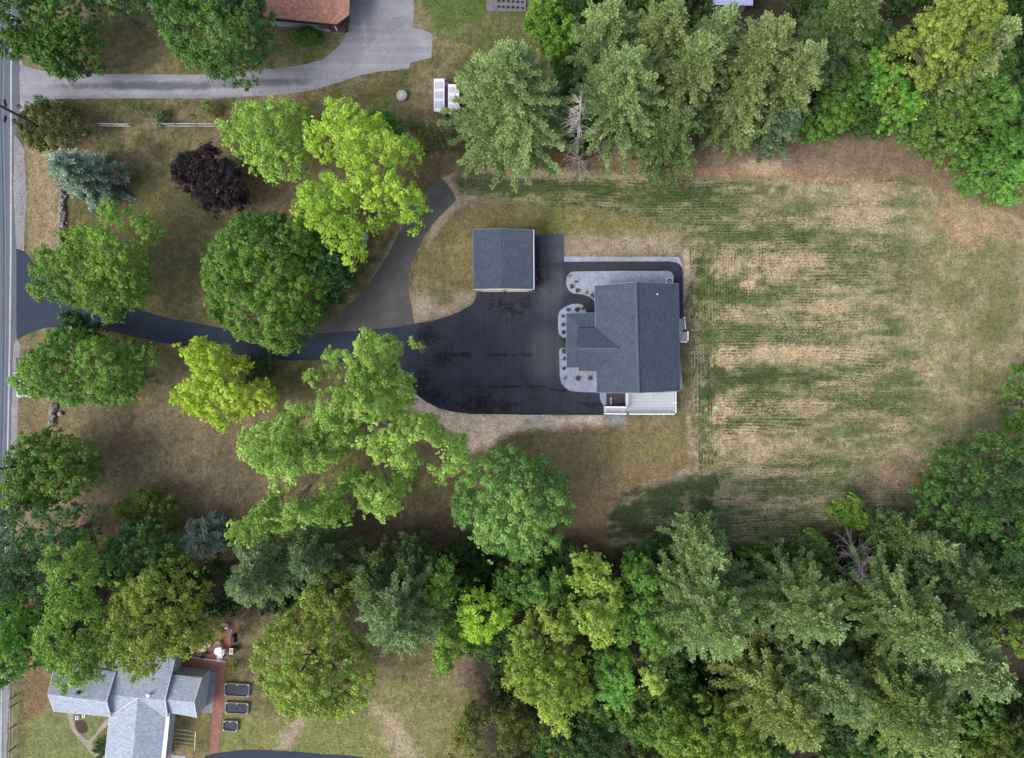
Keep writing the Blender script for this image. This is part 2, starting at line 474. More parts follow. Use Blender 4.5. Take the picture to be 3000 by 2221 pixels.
GP = [(1560, 548, 200, 26, .8), (1850, 565, 160, 26, .75), (2100, 570, 130, 40, .8), (2330, 590, 140, 34, .5), (2130, 650, 60, 60, .75), (2170, 690, 70, 30, .7),
      (2430, 690, 190, 30, .6), (2066, 830, 24, 90, .6), (2058, 980, 26, 60, .75), (2070, 1110, 34, 80, .5), (2150, 840, 50, 44, .65), (2250, 870, 70, 40, .75),
      (2500, 850, 130, 24, .75), (2180, 960, 70, 50, .6), (2320, 920, 60, 40, .5), (2660, 1010, 60, 90, .75), (2620, 1080, 70, 60, .75), (2160, 1095, 60, 26, .85),
      (2330, 1095, 170, 22, .75), (2250, 1140, 60, 26, .6), (2600, 1170, 90, 50, .6), (2500, 1190, 80, 60, .5), (2080, 1290, 26, 110, .6), (2400, 1280, 170, 24, .8),
      (2550, 1290, 70, 60, .5), (2430, 1350, 150, 36, .7), (2180, 1440, 130, 60, .45), (2400, 1440, 150, 50, .7), (1900, 1500, 130, 70, .95), (2030, 1480, 90, 60, .9),
      (2090, 1540, 110, 40, .7), (2480, 1520, 110, 40, .7), (1420, 540, 80, 30, .9), (2560, 930, 70, 40, .5), (2640, 640, 40, 120, .5)]
for cx, cy, rx, ry, s in GP:
    mm = blob(cx, cy, rx * 1.25, ry * 1.25, 0.55); tx_ = nzv if cx < 2110 and ry > rx else nzr
    paint(min(1, s * .85) * field * np.clip(mm * 1.5 - .85 + 1.6 * tx_ + .5 * nz3, 0, 1) * (mm > .02), np.array(lin((80, 94, 58))))
    paint(.34 * s * field * mm, np.array(lin((108, 114, 76))))
for cx, cy, rx, ry, s in ((2190, 838, 24, 20, 1), (2300, 770, 130, 26, .7), (2130, 1045, 40, 34, .8), (2400, 1035, 190, 22, .8), (2110, 1200, 44, 34, .9), (2190, 1260, 50, 30, .9),
                          (2100, 1300, 24, 20, .9), (2300, 1190, 160, 20, .6), (2700, 1070, 40, 14, .6), (2630, 1255, 40, 16, .6), (2400, 900, 110, 20, .6), (2130, 920, 40, 24, .6), (2450, 950, 100, 24, .5), (2130, 780, 36, 44, .6)):
    mm = blob(cx, cy, rx * 1.1, ry * 1.1, 0.4)
    paint(s * field * np.clip(mm * 1.6 - .45 + 1.0 * nzr, 0, 1) * (mm > .02), np.array(lin((178, 156, 126))))
paint(0.75 * field * blob(2660, 1400, 120, 90, 0.5), np.array(lin((132, 114, 94))))
paint(0.7 * field * blob(2540, 1400, 40, 50, 0.5), np.array(lin((112, 104, 82))))
paint(0.8 * pm([(1790, 430), (2080, 440), (2440, 470), (2600, 530), (2080, 530), (1820, 505)], 30, 20), np.array(lin((138, 118, 100))))
paint(0.9 * pm([(2080, 400), (2420, 405), (2700, 385), (2830, 500), (2900, 610), (2720, 540), (2520, 490), (2200, 470), (2060, 440)], 26, 18), np.array(lin((122, 104, 88))))
paint(0.8 * blob(2240, 490, 70, 20), np.array(lin((176, 152, 134))))
paint(0.7 * pm([(2040, 490), (2640, 530), (2640, 545), (2040, 512)], 16, 8), np.array(lin((160, 132, 104))))
paint(0.8 * pm([(2000, 730), (2026, 730), (2022, 820), (2004, 880), (2004, 780)], 10, 5), SAND)
paint(np.clip(.45 + 1.2 * nz2 + .6 * nz3, 0, .75) * pm([(2012, 1180), (2030, 1170), (2048, 1370), (2010, 1405), (1900, 1440), (1800, 1520), (1792, 1500), (1880, 1420), (2020, 1350)], 14, 10), SAND * 0.8)
paint(0.9 * pm([(1262, 600), (1300, 520), (1340, 500), (1330, 520), (1345, 570), (1440, 568), (1380, 590), (1330, 620), (1290, 670), (1250, 730)], 12, 6), SAND * 0.85)
paint(0.7 * pm([(1000, 940), (1070, 850), (1130, 740), (1175, 660), (1190, 680), (1130, 790), (1070, 900), (1030, 940)], 16, 8), SAND * 0.75)
# sand along the new asphalt
sand = pm([(1190, 1120), (1290, 1195), (1400, 1208), (1770, 1212), (1770, 1245), (1600, 1255), (1520, 1252), (1480, 1275), (1430, 1310), (1370, 1330), (1330, 1270), (1240, 1230), (1185, 1190)], 22, 14)
paint(0.97 * sand, np.array(lin((206, 186, 168))))
paint(0.5 * pm([(1530, 1212), (1640, 1212), (1630, 1252), (1540, 1250)], 14, 8), np.array(lin((170, 170, 160))))
paint(0.9 * pm([(1780, 1215), (1838, 1218), (1832, 1248), (1790, 1246), (1764, 1236)], 12, 5), np.array(lin((140, 144, 148))))
for pol_, c_, s_ in (([(1775, 1590), (1785, 1500), (1830, 1450), (1910, 1415), (2000, 1400), (2120, 1390), (2110, 1440), (2090, 1530), (2000, 1590)], (52, 66, 40), .9), ([(1325, 560), (1330, 522), (1500, 520), (1760, 540), (2080, 550), (2080, 600), (1800, 598), (1560, 580), (1400, 572)], (66, 80, 46), .7), ([(2035, 760), (2090, 755), (2095, 950), (2085, 1020), (2040, 1010)], (64, 82, 46), .5), ([(2050, 1090), (2100, 1080), (2330, 1085), (2480, 1095), (2480, 1118), (2320, 1118), (2200, 1122), (2120, 1150), (2050, 1190)], (52, 68, 40), .7)):
    mm = pm(pol_, 24, 14); paint(s_ * np.clip(mm * 1.3 - .35 + .9 * nzr + .4 * nz3, 0, 1) * (mm > .05), np.array(lin(c_)))
# row strength
rows_h = field * np.clip(0.62 + 1.1 * nzs + 0.2 * nz2, 0, 1) * (1 - pm([(2640, 480), (3300, 480), (3300, 1300), (2680, 1300)], 60, 20) * 0.8)
vert = pm([(2020, 735), (2096, 735), (2096, 940), (2100, 1240), (2110, 1330), (2040, 1400)], 26, 6)
vert2 = pm([(2020, 735), (2250, 735), (2240, 860), (2096, 930), (2096, 940), (2020, 940)], 30, 10) * 0.5
vm = np.clip(vert + vert2, 0, 1)
rowm[..., 0] = rows_h * (1 - 0.8 * vm) * np.clip(1.05 - .55 * (U - 2150) / 500, .35, 1) * np.clip(.8 + .8 * nz2, .2, 1); rowm[..., 1] = field * vm * 0.8 * np.clip(.75 + 1.2 * nz2, .1, 1)
base = np.clip(base, 0.01, 0.9)
ny, nx = X.shape
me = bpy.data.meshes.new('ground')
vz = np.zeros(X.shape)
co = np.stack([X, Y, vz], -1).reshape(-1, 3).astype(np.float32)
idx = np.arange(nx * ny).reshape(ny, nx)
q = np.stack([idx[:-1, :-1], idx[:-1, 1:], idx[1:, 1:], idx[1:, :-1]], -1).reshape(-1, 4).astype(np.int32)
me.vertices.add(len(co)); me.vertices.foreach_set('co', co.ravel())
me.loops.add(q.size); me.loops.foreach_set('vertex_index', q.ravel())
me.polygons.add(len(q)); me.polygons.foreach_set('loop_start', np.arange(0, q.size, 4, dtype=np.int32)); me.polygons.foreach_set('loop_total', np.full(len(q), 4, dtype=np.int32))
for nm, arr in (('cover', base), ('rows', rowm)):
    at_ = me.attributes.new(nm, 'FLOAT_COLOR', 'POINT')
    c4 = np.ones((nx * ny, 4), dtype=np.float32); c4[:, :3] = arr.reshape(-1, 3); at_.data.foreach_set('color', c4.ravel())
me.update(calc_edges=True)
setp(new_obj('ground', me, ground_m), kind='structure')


def sheet(name, pts_px, z, mat, kind='structure', smooth=0, jit=0.0, seed=1):
    p = smooth_poly(pts_px, smooth) if smooth else pts_px
    w = [P(u, v, 0)[:2] for u, v in p]
    if jit > 0:
        out = []; n = len(w)
        for i in range(n):
            a_ = np.array(w[i]); b_ = np.array(w[(i + 1) % n]); L = np.linalg.norm(b_ - a_); k = max(1, int(L / 0.25))
            nn = np.array([-(b_ - a_)[1], (b_ - a_)[0]]) / (L + 1e-9)
            for j in range(k):
                q_ = a_ + (b_ - a_) * j / k
                out.append(tuple(q_ + nn * jit * float(fbm(np.array(q_[0] * 1.1 + seed * 7), np.array(q_[1] * 1.1), seed, 3))))
        w = out
    vs = [Vector((x, y, 0)) for x, y in w]
    tri = tessellate_polygon([vs]); fs = []
    for t_ in tri:
        A, B, C_ = (vs[i] for i in t_)
        fs.append(tuple(t_) if (B - A).cross(C_ - A).z > 0 else (t_[0], t_[2], t_[1]))
    me = bpy.data.meshes.new(name); me.from_pydata([(p_.x, p_.y, z) for p_ in vs], [], fs); me.update()
    o = new_obj(name, me, mat)
    if kind: o['kind'] = kind
    return o


# ---- asphalts
def asphalt(name, c, var, blobs=(), streak=None, rough=0.85, warm=None, crack=None, bc=(0.014, 0.014, 0.017)):
    m, nt, b = mat_base(name, rough); b.inputs['Specular IOR Level'].default_value = 0.15
    f = noise(nt, 14, 3, 0.8); g = noise(nt, 0.35, 5, 0.65, dist=0.6)
    col = mixc(nt, 1.0, c, ramp(nt, f, [(0.3, 0.8), (0.7, 1.22)]), 'MULTIPLY')
    col = mixc(nt, 1.0, col, ramp(nt, g, [(0.3, 1 - var), (0.7, 1 + var)]), 'MULTIPLY')
    if crack:
        vo = N(nt, 'ShaderNodeTexVoronoi', feature='DISTANCE_TO_EDGE'); vo.inputs['Scale'].default_value = crack
        wv = N(nt, 'ShaderNodeTexNoise'); wv.inputs['Scale'].default_value = .9; wv.inputs['Detail'].default_value = 5; nt.links.new(pos(nt), wv.inputs['Vector'])
        mv = N(nt, 'ShaderNodeMix', data_type='VECTOR'); mv.inputs[0].default_value = .35; nt.links.new(pos(nt), mv.inputs[4]); sv = N(nt, 'ShaderNodeVectorMath', operation='SCALE'); sv.inputs[3].default_value = 6.0; nt.links.new(wv.outputs['Color'], sv.inputs[0]); av = N(nt, 'ShaderNodeVectorMath', operation='ADD'); nt.links.new(pos(nt), av.inputs[0]); nt.links.new(sv.outputs[0], av.inputs[1]); nt.links.new(av.outputs[0], vo.inputs['Vector'])
        col = mixc(nt, ramp(nt, vo.outputs['Distance'], [(0.0, .55), (0.010, 0.0)]), col, (0.05, 0.05, 0.055))
    if warm:
        for (u, v, ru, rv, cc, s) in warm:
            x, y, _ = P(u, v); mp = N(nt, 'ShaderNodeMapping'); mp.vector_type = 'POINT'
            g0 = N(nt, 'ShaderNodeNewGeometry'); nt.links.new(g0.outputs['Position'], mp.inputs[0])
            sx, sy = 1 / (ru * 0.039), 1 / (rv * 0.039)
            mp.inputs['Scale'].default_value = (sx, sy, 0); mp.inputs['Location'].default_value = (-x * sx, -y * sy, 0)
            ln = N(nt, 'ShaderNodeVectorMath', operation='LENGTH'); nt.links.new(mp.outputs[0], ln.inputs[0])
            ad = N(nt, 'ShaderNodeMath', operation='ADD'); nt.links.new(ln.outputs['Value'], ad.inputs[0])
            sc_ = N(nt, 'ShaderNodeMath', operation='MULTIPLY'); sc_.inputs[1].default_value = 0.8; nt.links.new(g, sc_.inputs[0]); nt.links.new(sc_.outputs[0], ad.inputs[1])
            col = mixc(nt, ramp(nt, ad.outputs[0], [(0.75, s), (1.0, s * 0.5), (1.0, 0.0)] if False else [(0.7, s), (1.0, 0.0)]), col, cc)
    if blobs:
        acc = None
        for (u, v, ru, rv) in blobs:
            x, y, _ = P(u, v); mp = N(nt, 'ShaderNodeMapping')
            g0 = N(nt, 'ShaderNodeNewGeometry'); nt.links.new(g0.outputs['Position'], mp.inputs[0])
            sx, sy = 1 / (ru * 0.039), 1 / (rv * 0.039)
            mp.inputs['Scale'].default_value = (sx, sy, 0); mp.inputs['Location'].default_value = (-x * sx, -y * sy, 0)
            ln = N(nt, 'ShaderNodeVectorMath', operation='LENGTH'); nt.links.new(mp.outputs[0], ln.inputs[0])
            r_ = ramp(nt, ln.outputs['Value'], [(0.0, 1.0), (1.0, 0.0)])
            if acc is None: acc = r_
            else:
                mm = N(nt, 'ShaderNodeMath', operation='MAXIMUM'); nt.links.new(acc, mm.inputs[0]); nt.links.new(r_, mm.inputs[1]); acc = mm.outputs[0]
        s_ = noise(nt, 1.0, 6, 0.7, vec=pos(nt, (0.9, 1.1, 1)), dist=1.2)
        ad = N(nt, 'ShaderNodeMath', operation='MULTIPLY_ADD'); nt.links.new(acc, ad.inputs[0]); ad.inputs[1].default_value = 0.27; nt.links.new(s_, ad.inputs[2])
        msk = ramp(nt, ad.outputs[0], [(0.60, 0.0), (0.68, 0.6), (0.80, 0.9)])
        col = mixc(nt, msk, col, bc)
    if streak:
        w = noise(nt, 1.0, 4, 0.6, vec=pos(nt, streak)); col = mixc(nt, 1.0, col, ramp(nt, w, [(0.3, 0.85), (0.7, 1.18)]), 'MULTIPLY')
    nt.links.new(col, b.inputs['Base Color']); bump(nt, b, f, 0.25, 0.01)
    return m


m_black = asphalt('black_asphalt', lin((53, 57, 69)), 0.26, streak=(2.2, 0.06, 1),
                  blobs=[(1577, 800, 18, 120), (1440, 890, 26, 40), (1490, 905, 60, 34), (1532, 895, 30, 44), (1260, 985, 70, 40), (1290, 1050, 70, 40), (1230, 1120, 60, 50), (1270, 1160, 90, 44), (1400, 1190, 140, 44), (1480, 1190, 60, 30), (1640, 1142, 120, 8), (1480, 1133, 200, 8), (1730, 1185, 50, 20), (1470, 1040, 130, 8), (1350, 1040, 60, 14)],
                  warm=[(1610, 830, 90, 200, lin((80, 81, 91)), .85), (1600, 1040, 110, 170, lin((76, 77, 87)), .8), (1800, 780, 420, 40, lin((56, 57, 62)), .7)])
m_old = asphalt('old_asphalt', lin((87, 85, 87)), 0.12, streak=(0.6, 0.6, 1))
m_drive1 = asphalt('blue_black_asphalt', lin((52, 60, 76)), 0.12)
m_pad = asphalt('pad_asphalt', lin((76, 78, 92)), 0.08, streak=(0.1, 2, 1))
m_grey = asphalt('weathered_asphalt', lin((136, 136, 145)), 0.15, streak=(0.05, 1.3, 1), crack=.16, warm=[(450, 252, 560, 26, lin((86, 91, 102)), .85), (760, 242, 300, 26, lin((94, 96, 106)), .75), (640, 284, 600, 14, lin((116, 116, 130)), .6), (1090, 40, 44, 150, lin((122, 122, 132)), .55), (1042, 90, 50, 110, lin((112, 110, 122)), .35), (100, 285, 90, 14, lin((120, 118, 128)), .5)])
m_road = asphalt('road_asphalt', lin((92, 99, 112)), 0.08, streak=(1.6, 0.03, 1))
m_edge = asphalt('road_edge_asphalt', lin((94, 96, 108)), 0.08)
m_gravel = speckle('grey_gravel', lin((122, 127, 146)), lin((168, 173, 194)), 9, 0.9)
m_shoulder = speckle('shoulder_gravel', lin((108, 108, 116)), lin((152, 150, 154)), 8, 0.8)
m_conc = speckle('concrete', lin((150, 146, 146)), lin((172, 168, 166)), 6, 1.2, 0.85, 0.1)
m_brick, nt, b = mat_base('brick_paving', 0.9)
br = N(nt, 'ShaderNodeTexBrick'); nt.links.new(pos(nt, (1, 1, 1), 0.8), br.inputs[0]); br.inputs['Scale'].default_value = 1.0
br.inputs['Brick Width'].default_value = 0.22; br.inputs['Row Height'].default_value = 0.11; br.inputs['Mortar Size'].default_value = 0.01
br.inputs['Color1'].default_value = lin((160, 108, 100)) + (1,); br.inputs['Color2'].default_value = lin((134, 88, 82)) + (1,); br.inputs['Mortar'].default_value = lin((120, 100, 92)) + (1,)
nt.links.new(mixc(nt, 1.0, br.outputs[0], ramp(nt, noise(nt, 1.5, 4), [(0.3, .8), (0.7, 1.2)]), 'MULTIPLY'), b.inputs['Base Color'])

# road with its painted edge line, shoulders
sheet('road', [(-150, -500), (56, -500), (57, 120), (58, 330), (44, 400), (42, 560), (48, 740), (50, 990), (40, 1010), (38, 1200), (34, 1500), (24, 2000), (16, 2700), (-150, 2700)], 0.008, m_edge)
sheet('road_lane', [(-150, -500), (36, -500), (37, 150), (36, 740), (33, 1010), (27, 1300), (22, 1500), (9, 2000), (-4, 2700), (-150, 2700)], 0.012, m_road)
m_line = speckle('line_paint', lin((150, 154, 156)), lin((178, 181, 182)), 5, 1.0, 0.7, 0.0)
sheet('road_edge_line', [(29, -500), (34.5, -500), (35, 150), (34, 740), (31, 1000), (25, 1300), (20.5, 1480), (8, 2000), (-8, 2700), (-12.5, 2700), (3.5, 2000), (15.5, 1480), (20.5, 1300), (26.5, 1000), (29.5, 740), (30.5, 150)], 0.016, m_line)
sheet('gravel_shoulder', [(44, 395), (72, 440), (78, 560), (72, 700), (70, 735), (52, 745), (46, 700), (40, 560), (40, 420)], 0.014, m_shoulder, jit=0.12)
sheet('gravel_shoulder', [(48, 990), (62, 1010), (58, 1060), (54, 1200), (50, 1320), (46, 1480), (30, 1480), (34, 1200), (40, 1010)], 0.013, m_shoulder, jit=0.12)
sheet('gravel_shoulder', [(6, 1960), (28, 1960), (24, 2100), (18, 2260), (2, 2260), (5, 2100)], 0.013, m_shoulder, jit=0.12)
# neighbour's driveway
sheet('neighbour_driveway', [(58, 170), (70, 192), (110, 205), (152, 212), (220, 217), (400, 217), (560, 219), (650, 218), (740, 208), (821, 200), (897, 188), (944, 175), (975, 152), (989, 139), (1009, 112), (1013, 98), (1022, 85), (1025, 46), (1020, -60), (1214, -60), (1211, 81), (1225, 84), (1264, 98), (1268, 108), (1264, 170), (1201, 184), (1199, 202), (1112, 210), (1050, 222), (1000, 240), (918, 264), (840, 276), (762, 282), (627, 289), (269, 289), (152, 290), (110, 303), (80, 318), (62, 335), (58, 332)], 0.02, m_grey, jit=0.06)
# old asphalt track, new drive
sheet('old_asphalt_track', [(1291, 524), (1302, 530), (1332, 572), (1336, 586), (1310, 612), (1269, 654), (1240, 700), (1210, 758), (1199, 798), (1197, 856), (1208, 919), (1216, 955), (1100, 985), (930, 985), (935, 955), (1000, 919), (1027, 888), (1049, 870), (1076, 838), (1130, 758), (1170, 681), (1240, 575), (1262, 545)], 0.020, m_old, jit=0.1, seed=3)
sheet('driveway', [(48, 728), (70, 735), (110, 790), (160, 850), (240, 885), (403, 906), (493, 933), (582, 948), (720, 975), (850, 982), (1031, 971), (1040, 1000), (1040, 1066), (954, 1058), (806, 1054), (717, 1042), (538, 1013), (470, 1004), (421, 991), (300, 965), (210, 955), (134, 960), (85, 977), (49, 997)], 0.024, m_drive1, jit=0.07, seed=4)
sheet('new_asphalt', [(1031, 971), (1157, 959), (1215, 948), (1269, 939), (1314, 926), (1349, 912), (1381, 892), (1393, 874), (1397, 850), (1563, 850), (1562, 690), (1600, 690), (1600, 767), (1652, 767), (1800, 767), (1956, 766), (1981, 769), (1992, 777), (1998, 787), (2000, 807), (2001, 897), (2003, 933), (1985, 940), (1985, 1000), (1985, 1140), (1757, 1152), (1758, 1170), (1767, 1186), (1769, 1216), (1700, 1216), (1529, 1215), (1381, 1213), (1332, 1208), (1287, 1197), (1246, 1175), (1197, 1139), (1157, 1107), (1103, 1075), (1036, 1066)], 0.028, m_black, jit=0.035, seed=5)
sheet('asphalt_pad', [(1580, 687), (1652, 686), (1652, 766.5), (1585, 767)], 0.033, m_pad, jit=0.03)
sheet('gravel_strip', [(1653, 752), (1987, 753), (1994, 762), (2000, 780), (1999, 786), (1992, 776), (1981, 768.5), (1956, 765.5), (1653, 766.5)], 0.034, m_gravel, jit=0.03)
sheet('gravel_bed', [(1677, 796), (1820, 794), (1956, 794), (1967, 798), (1973, 807), (1974, 850), (1760, 880), (1744, 886), (1739, 879), (1725, 869), (1707, 863), (1678, 860), (1667, 852), (1661, 841), (1658, 828), (1660, 814), (1666, 802)], 0.05, m_gravel)
sheet('gravel_bed', [(1680, 989), (1659, 989), (1647, 988), (1637, 979), (1635, 964), (1635, 930), (1639, 912), (1656, 899), (1676, 891), (1696, 890), (1710, 895), (1716, 904), (1718, 925), (1680, 940)], 0.05, m_gravel)
sheet('gravel_bed', [(1680, 1018), (1645, 1019), (1638, 1026), (1638, 1038), (1640, 1105), (1644, 1121), (1654, 1135), (1669, 1145), (1707, 1149), (1760, 1150), (1760, 1060), (1690, 1060)], 0.05, m_gravel)
sheet('gravel_bed', [(1757, 1140), (1800, 1140), (1790, 1187), (1767, 1186), (1760, 1176), (1757.5, 1160)], 0.05, m_gravel)
sheet('gravel_strip', [(1980, 1060), (1992, 1055), (1996, 1080), (2000, 1130), (1998, 1141), (1980, 1146)], 0.034, m_gravel)
# bottom edge driveway, brick paths, garden paths
sheet('neighbour_driveway', [(600, 2216), (641, 2205), (717, 2196), (838, 2200), (941, 2209), (1063, 2217), (1090, 2420), (980, 2600), (620, 2600), (540, 2400)], 0.02, m_drive1, jit=0.05)
sheet('brick_path', [(527, 1930), (580, 1925), (662, 1936), (658, 1971), (652, 2090), (640, 2205), (612, 2206), (623, 2089), (632, 1971), (527, 1962)], 0.030, m_brick)
sheet('brick_patio', [(560, 1925), (560, 1880), (600, 1860), (641, 1850), (650, 1820), (680, 1834), (675, 1900), (673, 1918), (662, 1936), (600, 1927)], 0.038, m_brick)
sheet('grey_gravel_border', [(560, 1966), (609, 1969), (632, 1971), (628, 2030), (622, 2089), (590, 2090), (590, 1990)], 0.025, m_shoulder)
m_path = speckle('garden_path_stone', lin((134, 124, 118)), lin((162, 150, 142)), 4, 0.9)
sheet('garden_path', smooth_poly([(197, 2080), (212, 2080), (220, 2130), (240, 2155), (257, 2168), (275, 2155), (300, 2120), (318, 2105), (322, 2118), (300, 2140), (275, 2168), (268, 2180), (285, 2205), (310, 2218), (305, 2240), (275, 2215), (245, 2180), (222, 2155), (207, 2130)], 3), 0.02, m_path)
m_soil = speckle('mulch', lin((58, 46, 42)), lin((82, 66, 58)), 9, 1.0)
sheet('mulch_bed', smooth_poly([(224, 2113), (244, 2110), (256, 2125), (256, 2142), (240, 2150), (228, 2140), (222, 2125)], 3), 0.02, m_soil)
sheet('gravel_strip', [(790, 55), (930, 70), (935, 82), (1010, 92), (1010, 99), (960, 94), (920, 84), (800, 76)], 0.02, m_gravel, jit=0.1)
# ================================================================== buildings
m_shingle = shingle('blue_grey_shingle', lin((70, 79, 95)), lin((84, 93, 109)), 0.0)
m_shingle_v = shingle('blue_grey_shingle_rows', lin((70, 79, 95)), lin((84, 93, 109)), math.pi / 2)
m_cap = plain('ridge_cap', lin((84, 93, 108)), 0.9, 0.15)
m_white = plain('white_trim', lin((228, 228, 236)), 0.5, 0.04)
m_vinyl = plain('vinyl_board', lin((194, 200, 208)), 0.6, 0.05)
m_cream = plain('cream_siding', lin((212, 202, 178)), 0.7, 0.04)
m_siding = plain('grey_siding', lin((120, 130, 140)), 0.7, 0.06)
m_paleside = plain('pale_siding', lin((178, 184, 196)), 0.7, 0.05)
m_glass, _nt, _b = mat_base('window_glass', 0.08); _b.inputs['Base Color'].default_value = (0.02, 0.025, 0.03, 1); _b.inputs['Specular IOR Level'].default_value = 0.5
m_dark = plain('dark_metal', lin((34, 34, 38)), 0.5, 0.1)
m_brown = plain('dark_brown_board', lin((52, 40, 36)), 0.8, 0.15)
m_fdn = plain('foundation_concrete', lin((140, 138, 136)), 0.9, 0.1)


def upright(pts, z0):
    """wall prism under a list of (x,y) with top heights"""
    mb = MB(); n = len(pts)
    vs = [(x, y, z0) for x, y, z in pts] + [(x, y, z) for x, y, z in pts]
    mb.add(vs, [(i, (i + 1) % n, n + (i + 1) % n, n + i) for i in range(n)] + [tuple(range(n, 2 * n))])
    return mb


def gable(parent, eaves, ridge, mroof, mwall, ov=0.35, th=0.14, wall_name='wall', roof_name='roof', make_wall=True, cap=None, trim=True, mtrim=None, gable_ends=(True, True)):
    """eaves: 4 pixels+z in order A,B (side 1, along the ridge), C,D (side 2, back); ridge R1 (beside A,D), R2 (beside B,C)"""
    A, B, C_, D = (Vector(P(*p)) for p in eaves); R1, R2 = (Vector(P(*p)) for p in ridge)
    mb = MB()
    mb.slab([A, B, R2, R1], th); roofs = mb
    mb.slab([R1, R2, C_, D], th)
    ro = mb.build(roof_name, mroof, parent)
    if cap is not None:
        c = MB(); d = (R2 - R1); n = max(1, int(d.length / 0.35)); 
        for i in range(n):
            p = R1 + d * (i / n); q_ = R1 + d * ((i + 0.92) / n)
            c.bar(p + Vector((0, 0, 0.03)), q_ + Vector((0, 0, 0.045)), 0.34, 0.05)
        c.build('ridge_cap', cap, ro)
    if trim:
        tb = MB(); mt = mtrim or m_white
        for a_, b_ in ((A, R1), (R1, D), (B, R2), (R2, C_)):
            dz = Vector((0, 0, -0.10))
            tb.bar(a_ + dz, b_ + dz, 0.05, 0.20)
        for a_, b_ in ((A, B), (C_, D)):
            tb.bar(a_ + Vector((0, 0, -0.12)), b_ + Vector((0, 0, -0.12)), 0.10, 0.12)
        tb.build('fascia', mt, ro)
    if make_wall:
        al = (B - A); al.z = 0; al.normalize()
        ac = (D - A); ac.z = 0; ac.normalize()
        pa = [A + al * ov + ac * ov, B - al * ov + ac * ov, C_ - al * ov - ac * ov, D + al * ov - ac * ov]
        r1 = R1 + al * ov; r2 = R2 - al * ov
        w = MB(); zs = []
        def under(p, E, Rg):
            # height of the roof plane over p minus thickness
            return p
        slope1 = (R1.z - A.z) / max(0.2, abs((R1 - A).dot(ac))); slope2 = (R1.z - D.z) / max(0.2, abs((D - R1).dot(ac)))
        za = A.z + slope1 * ov - th; zd = D.z + slope2 * ov - th; zr = R1.z - th
        base = [(p.x, p.y, 0.0) for p in pa]
        top = [(pa[0].x, pa[0].y, za), (pa[1].x, pa[1].y, za), (pa[2].x, pa[2].y, zd), (pa[3].x, pa[3].y, zd), (r1.x, r1.y, zr), (r2.x, r2.y, zr)]
        w.add(base + top, [(0, 1, 5, 4), (1, 2, 6, 9, 5), (2, 3, 7, 6), (3, 0, 4, 8, 7)])
        w.build(wall_name, mwall, parent)
    return ro


def window(parent, c, w, h, nrm, label=None, mf=None):
    """framed window on a wall; c centre on the wall plane, nrm outward unit (x,y)"""
    nx_, ny_ = nrm; L = math.hypot(nx_, ny_); nx_ /= L; ny_ /= L; tx, ty = -ny_, nx_
    f = MB(); C0 = Vector(c)
    def pt(s, z, d): return (C0.x + tx * s + nx_ * d, C0.y + ty * s + ny_ * d, C0.z + z)
    for s0, z0, s1, z1 in ((-w / 2, -h / 2, w / 2, -h / 2), (-w / 2, h / 2, w / 2, h / 2), (-w / 2, -h / 2, -w / 2, h / 2), (w / 2, -h / 2, w / 2, h / 2), (0, -h / 2, 0, h / 2), (-w / 2, 0, w / 2, 0)):
        f.bar(pt(s0, z0, 0.03), pt(s1, z1, 0.03), 0.08, 0.08)
    fo = f.build('window', mf or m_white, parent)
    g = MB(); g.add([pt(-w / 2, -h / 2, 0.012), pt(w / 2, -h / 2, 0.012), pt(w / 2, h / 2, 0.012), pt(-w / 2, h / 2, 0.012)], [(0, 1, 2, 3)])
    g.build('pane', m_glass, fo)
    return fo


def door(parent, c, w, h, nrm, mat, name='door', panels=4):
    nx_, ny_ = nrm; L = math.hypot(nx_, ny_); nx_ /= L; ny_ /= L; tx, ty = -ny_, nx_; rz = math.atan2(ty, tx)
    d = MB(); d.box((c[0] + nx_ * 0.03, c[1] + ny_ * 0.03, c[2]), (w, 0.06, h), rz)
    for i in range(panels):
        z = c[2] - h / 2 + h * (i + 0.5) / panels
        d.box((c[0] + nx_ * 0.07, c[1] + ny_ * 0.07, z), (w * 0.86, 0.03, h / panels * 0.7), rz)
    o = d.build(name, mat, parent)
    k = MB(); k.box((c[0] + nx_ * 0.11 + tx * w * 0.4, c[1] + ny_ * 0.11 + ty * w * 0.4, c[2] - 0.05), (0.12, 0.05, 0.05), rz)
    k.build('handle', m_dark, o)
    return o


# ---- main house
hx, hy, _ = P(1868, 990)
house = empty('house', (hx, hy, 0), 'new single-storey house with a blue-grey shingle gable roof and white deck on black asphalt', 'house')
gable(house, [(1743, 837, 3.1), (1749, 1151, 3.1), (1992, 1146, 3.1), (1988, 831, 3.1)], [(1861, 826, 5.3), (1869.5, 1151.5, 5.3)], m_shingle_v, m_siding, cap=m_cap, mtrim=m_siding)
